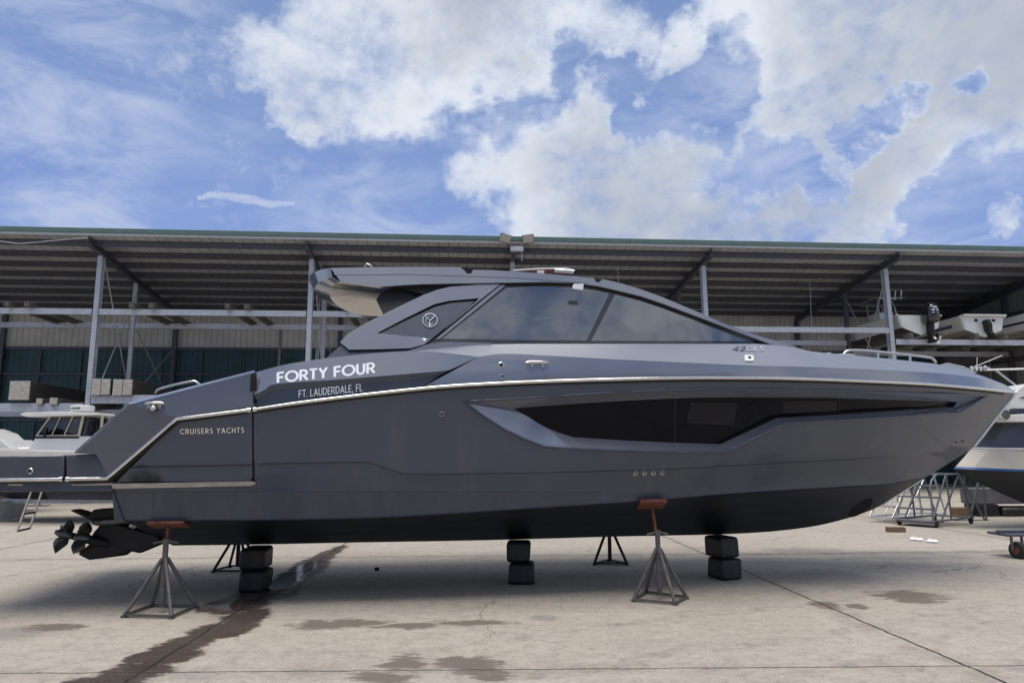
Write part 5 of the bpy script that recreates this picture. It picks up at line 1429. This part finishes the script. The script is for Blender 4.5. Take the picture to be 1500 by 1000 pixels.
# dolly at the right edge
dp = gnd(1493, 818); dl = thing('dolly', 'low steel dolly on rusty hubbed rubber casters at the right frame edge', 'dolly', (dp.x, dp.y, 0), 0)
Rw = .13
MB().lathe([(.05, -.06), (Rw, -.05), (Rw + .01, 0), (Rw, .05), (.05, .06)], (0, 0, Rw), (1, .25, 0), 20).build('wheel', M_tyre, dl, 50)
MB().lathe([(.03, -.065), (.07, -.064), (.07, .064), (.03, .065)], (0, 0, Rw), (1, .25, 0), 14).build('hub', M_rust, dl, 50)
for x_, y_ in ((1.45, 0), (1.45, .45)):
    wh_ = MB().lathe([(.05, -.06), (Rw, -.05), (Rw + .01, 0), (Rw, .05), (.05, .06)], (x_, y_, Rw), (1, .25, 0), 20).build('wheel', M_tyre, dl, 50)
    MB().bar((x_ - .09, y_, .34), (x_ - .09, y_, Rw), .02, .05).bar((x_ + .09, y_ + .02, .34), (x_ + .09, y_ + .02, Rw), .02, .05).bar((x_ - .09, y_, Rw), (x_ + .09, y_ + .02, Rw), .03, .03).build('fork', M_stand, dl)
MB().bar((-.09, 0, .34), (-.09, 0, Rw), .02, .05).bar((.09, .02, .34), (.09, .02, Rw), .02, .05).build('fork', M_stand, dl)
MB().box((.75, .25, .36), (1.8, .5, .04)).bar((-.18, .2, .40), (.6, .2, .40), .06, .05).build('platform', M_darksteel, dl, None, .01)

# crumpled paper
def scrap(px0, px1, py, name, label):
    a, b = gnd(px0, py), gnd(px1, py); w = b.x - a.x; rows = []
    for i in range(9):
        row = []
        for j in range(6):
            e_ = .02 if i in (0, 8) or j in (0, 5) else .02 + random.random() * .05
            row.append((w * (i / 8 - .5) + random.uniform(-.02, .02), (j / 5 - .5) * .28 * (1 - abs(i / 8 - .5)) + random.uniform(-.01, .01), e_ * .9))
        rows.append(row)
    o = MB().grid(rows).build(name, M_paper, None, 20); o.location = ((a.x + b.x) / 2, a.y, 0.0)
    return tag(o, label, 'paper')
scrap(1335, 1351, 791, 'crumpled_paper', 'small crumpled white paper scrap, left one near the rolling stairs')
scrap(1359, 1374, 794, 'crumpled_paper', 'crumpled white paper scrap with brown tip, right one near the rolling stairs')
pk = MB().lathe([(.0, 0), (.035, .0), (.04, .02), (.03, .045), (.0, .05)], gnd(552, 835), (0, 0, 1), 12).build('rubber_plug', M_black, None, 50)
tag(pk, 'tiny black rubber plug lying on the concrete under the hull', 'plug')

# unseen trees added behind the camera to darken reflections in the paint
mb = MB(); random.seed(3)
for layer in range(2):
    top, mid_, bot = [], [], []
    for i in range(161):
        x = -120 + i * 1.5; h = 9.5 + 1.5 * math.sin(i * .21 + layer) + 1.3 * math.sin(i * .57 + 2 * layer) + random.uniform(-.8, .8)
        y = -34 - 5 * layer + random.uniform(-1.2, 1.2)
        top.append((x, y - 1.5, h)); mid_.append((x + random.uniform(-.5, .5), y + random.uniform(0, 1.5), h * .6)); bot.append((x, y, 0))
    mb.grid([top, mid_, bot])
tl = mb.build('reflection_tree_line', mat('far_foliage', (.035, .05, .025), .9, var=.6, vscale=.8), None, 30)
tag(tl, 'unseen dark tree line added behind the camera for reflections', 'tree line', kind='stuff')

# ------------------------------------------------------------------ light and sky
SUN_EL, SUN_AZ = 76.0, 200.0                    # azimuth measured clockwise from +Y (behind the camera)
el, az = rad(SUN_EL), rad(SUN_AZ)
sdir = Vector((math.sin(az) * math.cos(el), math.cos(az) * math.cos(el), math.sin(el)))
ld_ = bpy.data.lights.new('sun', 'SUN'); ld_.energy = 2.75; ld_.angle = rad(42); ld_.color = (1, .95, .87)
sun = bpy.data.objects.new('sun', ld_); COL.objects.link(sun)
sun.rotation_euler = (-sdir).to_track_quat('-Z', 'Y').to_euler()
w = bpy.data.worlds.new('World'); scene.world = w; w.use_nodes = True
nt = w.node_tree; N, L = nt.nodes, nt.links
bg = N['Background']
sky = N.new('ShaderNodeTexSky'); sky.sky_type = 'NISHITA'; sky.sun_disc = False
sky.sun_elevation = el; sky.sun_rotation = az; sky.air_density = 1.0; sky.dust_density = .6; sky.ozone_density = 1.6
tc = N.new('ShaderNodeTexCoord'); D = tc.outputs['Generated']
def wm(op, a, b=None, c=None, clamp=False):
    n_ = N.new('ShaderNodeMath'); n_.operation = op; n_.use_clamp = clamp
    for i, v in enumerate((a, b, c)):
        if v is None: continue
        if isinstance(v, (int, float)): n_.inputs[i].default_value = v
        else: L.new(v, n_.inputs[i])
    return n_.outputs[0]
def wmr(x, a, b, c=0.0, d=1.0):
    n_ = N.new('ShaderNodeMapRange'); n_.interpolation_type = 'SMOOTHSTEP'; L.new(x, n_.inputs[0])
    for i, v in enumerate((a, b, c, d)): n_.inputs[i + 1].default_value = v
    return n_.outputs[0]
def wnoise(scale, detail, rough, st=(1, 1, 1), dist=0.0, off=(0, 0, 0)):
    mp = N.new('ShaderNodeMapping'); mp.inputs['Scale'].default_value = st; mp.inputs['Location'].default_value = off; L.new(D, mp.inputs[0])
    n_ = N.new('ShaderNodeTexNoise'); n_.inputs['Scale'].default_value = scale; n_.inputs['Detail'].default_value = detail; n_.inputs['Roughness'].default_value = rough; n_.inputs['Distortion'].default_value = dist
    L.new(mp.outputs[0], n_.inputs['Vector']); return n_.outputs['Fac']
def wvec(scale, det, amt, off):
    mp = N.new('ShaderNodeMapping'); mp.inputs['Location'].default_value = off; L.new(D, mp.inputs[0])
    n_ = N.new('ShaderNodeTexNoise'); n_.inputs['Scale'].default_value = scale; n_.inputs['Detail'].default_value = det; n_.inputs['Roughness'].default_value = .6
    L.new(mp.outputs[0], n_.inputs['Vector'])
    a = N.new('ShaderNodeVectorMath'); a.operation = 'SUBTRACT'; L.new(n_.outputs['Color'], a.inputs[0]); a.inputs[1].default_value = (.5, .5, .5)
    b = N.new('ShaderNodeVectorMath'); b.operation = 'SCALE'; L.new(a.outputs[0], b.inputs[0]); b.inputs['Scale'].default_value = amt
    return b.outputs[0]
def vadd(a, b):
    n_ = N.new('ShaderNodeVectorMath'); n_.operation = 'ADD'; L.new(a, n_.inputs[0]); L.new(b, n_.inputs[1]); return n_.outputs[0]
nz = N.new('ShaderNodeVectorMath'); nz.operation = 'NORMALIZE'
L.new(vadd(D, wvec(6.5, 5, .27, (5, 2, 9))), nz.inputs[0])
DW = nz.outputs[0]
def blob(px, py, rpx, soft=1.0):
    d = ray(px, py).normalized(); r_ = math.atan(rpx / F)
    n_ = N.new('ShaderNodeVectorMath'); n_.operation = 'DOT_PRODUCT'; L.new(DW, n_.inputs[0]); n_.inputs[1].default_value = d
    return wmr(n_.outputs['Value'], math.cos(r_ * 1.35), math.cos(r_ * .25))
def wmax(lst):
    r_ = lst[0]
    for q in lst[1:]: r_ = wm('MAXIMUM', r_, q)
    return r_
clouds = [(450, 90, 85), (405, 150, 42), (480, 15, 75), (600, 50, 120), (650, 115, 85), (725, 85, 95), (820, 35, 100), (975, 50, 42), (935, 85, 26),
          (880, 140, 48), (860, 190, 70), (770, 235, 95), (680, 230, 60), (980, 235, 85), (900, 300, 125), (1050, 300, 110), (790, 325, 70), (1155, 325, 55),
          (1130, 100, 34), (1180, 150, 80), (1100, 180, 50), (1230, 110, 90), (1110, 25, 95), (1300, 50, 125), (1430, 50, 160), (1340, 150, 85), (1460, 165, 90), (1250, 240, 80), (1320, 220, 85),
          (1230, 320, 58), (1290, 305, 75), (1400, 215, 55), (1480, 350, 26)]
gaps = [(1030, 130, 62), (1000, 165, 50), (950, 140, 44), (1080, 90, 34), (1110, 235, 40), (1085, 268, 44), (1145, 255, 36), (1385, 112, 18), (1215, 215, 20), (1240, 195, 20), (1262, 172, 18), (1285, 150, 22), (1440, 275, 60), (1420, 330, 55), (830, 115, 40), (770, 178, 44), (710, 195, 40), (650, 190, 44), (610, 250, 50), (905, 105, 36), (1170, 285, 26)]
cm = wm('SUBTRACT', wmax([blob(*b) for b in clouds]), wm('MULTIPLY', wmax([blob(*b) for b in gaps]), .70))
dsp = N.new('ShaderNodeSeparateXYZ'); L.new(D, dsp.inputs[0])
behind = wmr(dsp.outputs[1], .25, -.15)
over = wmr(dsp.outputs[2], .62, .8)
gen = wmr(wnoise(2.3, 3, .55, off=(3, 1, 0)), .32, .58)
side = wmr(wm('ABSOLUTE', dsp.outputs[0]), .66, .80)
cm = wm('MAXIMUM', cm, wm('MULTIPLY', wm('MAXIMUM', wm('MAXIMUM', behind, side), over), gen))
n1 = wnoise(7.0, 8, .62, (1, 1, 1.3), .25); n2 = wnoise(30, 5, .62, (1, 1, 1.3), .35, (4, 2, 1))
nn = wm('ADD', wm('MULTIPLY', wm('SUBTRACT', n1, .5), 2.5), wm('MULTIPLY', wm('SUBTRACT', n2, .5), 1.1))
dens_ = wm('ADD', cm, nn)
cov = wm('MULTIPLY', wm('POWER', wmr(dens_, .02, 1.30), .95), .97)
# thin cirrus on the left
cir = wm('MULTIPLY', wmax([blob(60, 50, 240), blob(30, 190, 190), blob(170, 165, 90), blob(540, 225, 80), blob(560, 335, 130), blob(120, 320, 90), blob(800, 170, 130), blob(1050, 170, 110), blob(1430, 320, 120), blob(1150, 260, 90), blob(1250, 180, 80)]), wmr(wnoise(4.5, 7, .66, (1.0, 1, 3.2), .6, (7, 3, 2)), .38, .72))
nw = N.new('ShaderNodeVectorMath'); nw.operation = 'NORMALIZE'; L.new(vadd(D, wvec(40, 3, .012, (1, 7, 3))), nw.inputs[0])
DWf, DW = DW, nw.outputs[0]
wisp = wm('MULTIPLY', wmax([blob(292 + 6.2 * k, 288.5 - 3.5 * math.sin(k * .26) + k * .36, 3.0 + 3.0 * math.sin(math.pi * (k + .5) / 23)) for k in range(23)]), wmr(wnoise(24, 3, .55, (.4, 1, 3), .2, (1, 5, 2)), .15, .55))
DW = DWf
cir = wm('MAXIMUM', wm('MULTIPLY', cir, .42), wm('MULTIPLY', wisp, .45))
cov = wm('MAXIMUM', cov, cir)
# cloud brightness: lit tops, greyer cores
core = wmr(cm, .45, 1.0)
puff = wmr(wnoise(5, 4, .55, (1, 1, 1.4), .2, (2, 8, 1)), .35, .68)
dark_ = wmax([blob(1450, 10, 170), wm('MULTIPLY', blob(1260, 300, 110), .75), wm('MULTIPLY', blob(940, 320, 150), .8), wm('MULTIPLY', blob(680, 20, 80), .8), wm('MULTIPLY', blob(1180, 200, 70), .55), wm('MULTIPLY', blob(1290, 40, 120), .8), wm('MULTIPLY', blob(1110, 340, 90), .8)])
shade = wm('MULTIPLY', core, wm('ADD', wm('MULTIPLY', dark_, .62), wm('MULTIPLY', puff, .20)), clamp=True)
def wmix(f, a, b):
    n_ = N.new('ShaderNodeMix'); n_.data_type = 'RGBA'; L.new(f, n_.inputs[0])
    for i, v in ((6, a), (7, b)):
        if isinstance(v, tuple): n_.inputs[i].default_value = (*v, 1)
        else: L.new(v, n_.inputs[i])
    return n_.outputs[2]
CB = 10.0                                       # cloud radiance in units of the background strength
ccol = wmix(shade, (.80 * CB, .85 * CB, .93 * CB), (.36 * CB, .40 * CB, .47 * CB))
hs = N.new('ShaderNodeHueSaturation'); hs.inputs['Saturation'].default_value = .92; hs.inputs['Value'].default_value = 1.35
L.new(sky.outputs[0], hs.inputs['Color'])
haze = wmr(dsp.outputs[2], .95, .30, .35, .85)
skyc = wmix(haze, hs.outputs[0], wmix(wmr(dsp.outputs[2], .62, .25), (.20 * CB, .31 * CB, .61 * CB), (.225 * CB, .34 * CB, .69 * CB)))
L.new(wmix(cov, skyc, ccol), bg.inputs['Color'])
bg.inputs['Strength'].default_value = .1
w.cycles.sampling_method = 'MANUAL'; w.cycles.sample_map_resolution = 256

scene.view_settings.view_transform = 'Standard'; scene.view_settings.look = 'None'
scene.view_settings.exposure = 0; scene.view_settings.gamma = 1
scene.cycles.max_bounces = 8; scene.cycles.transparent_max_bounces = 12
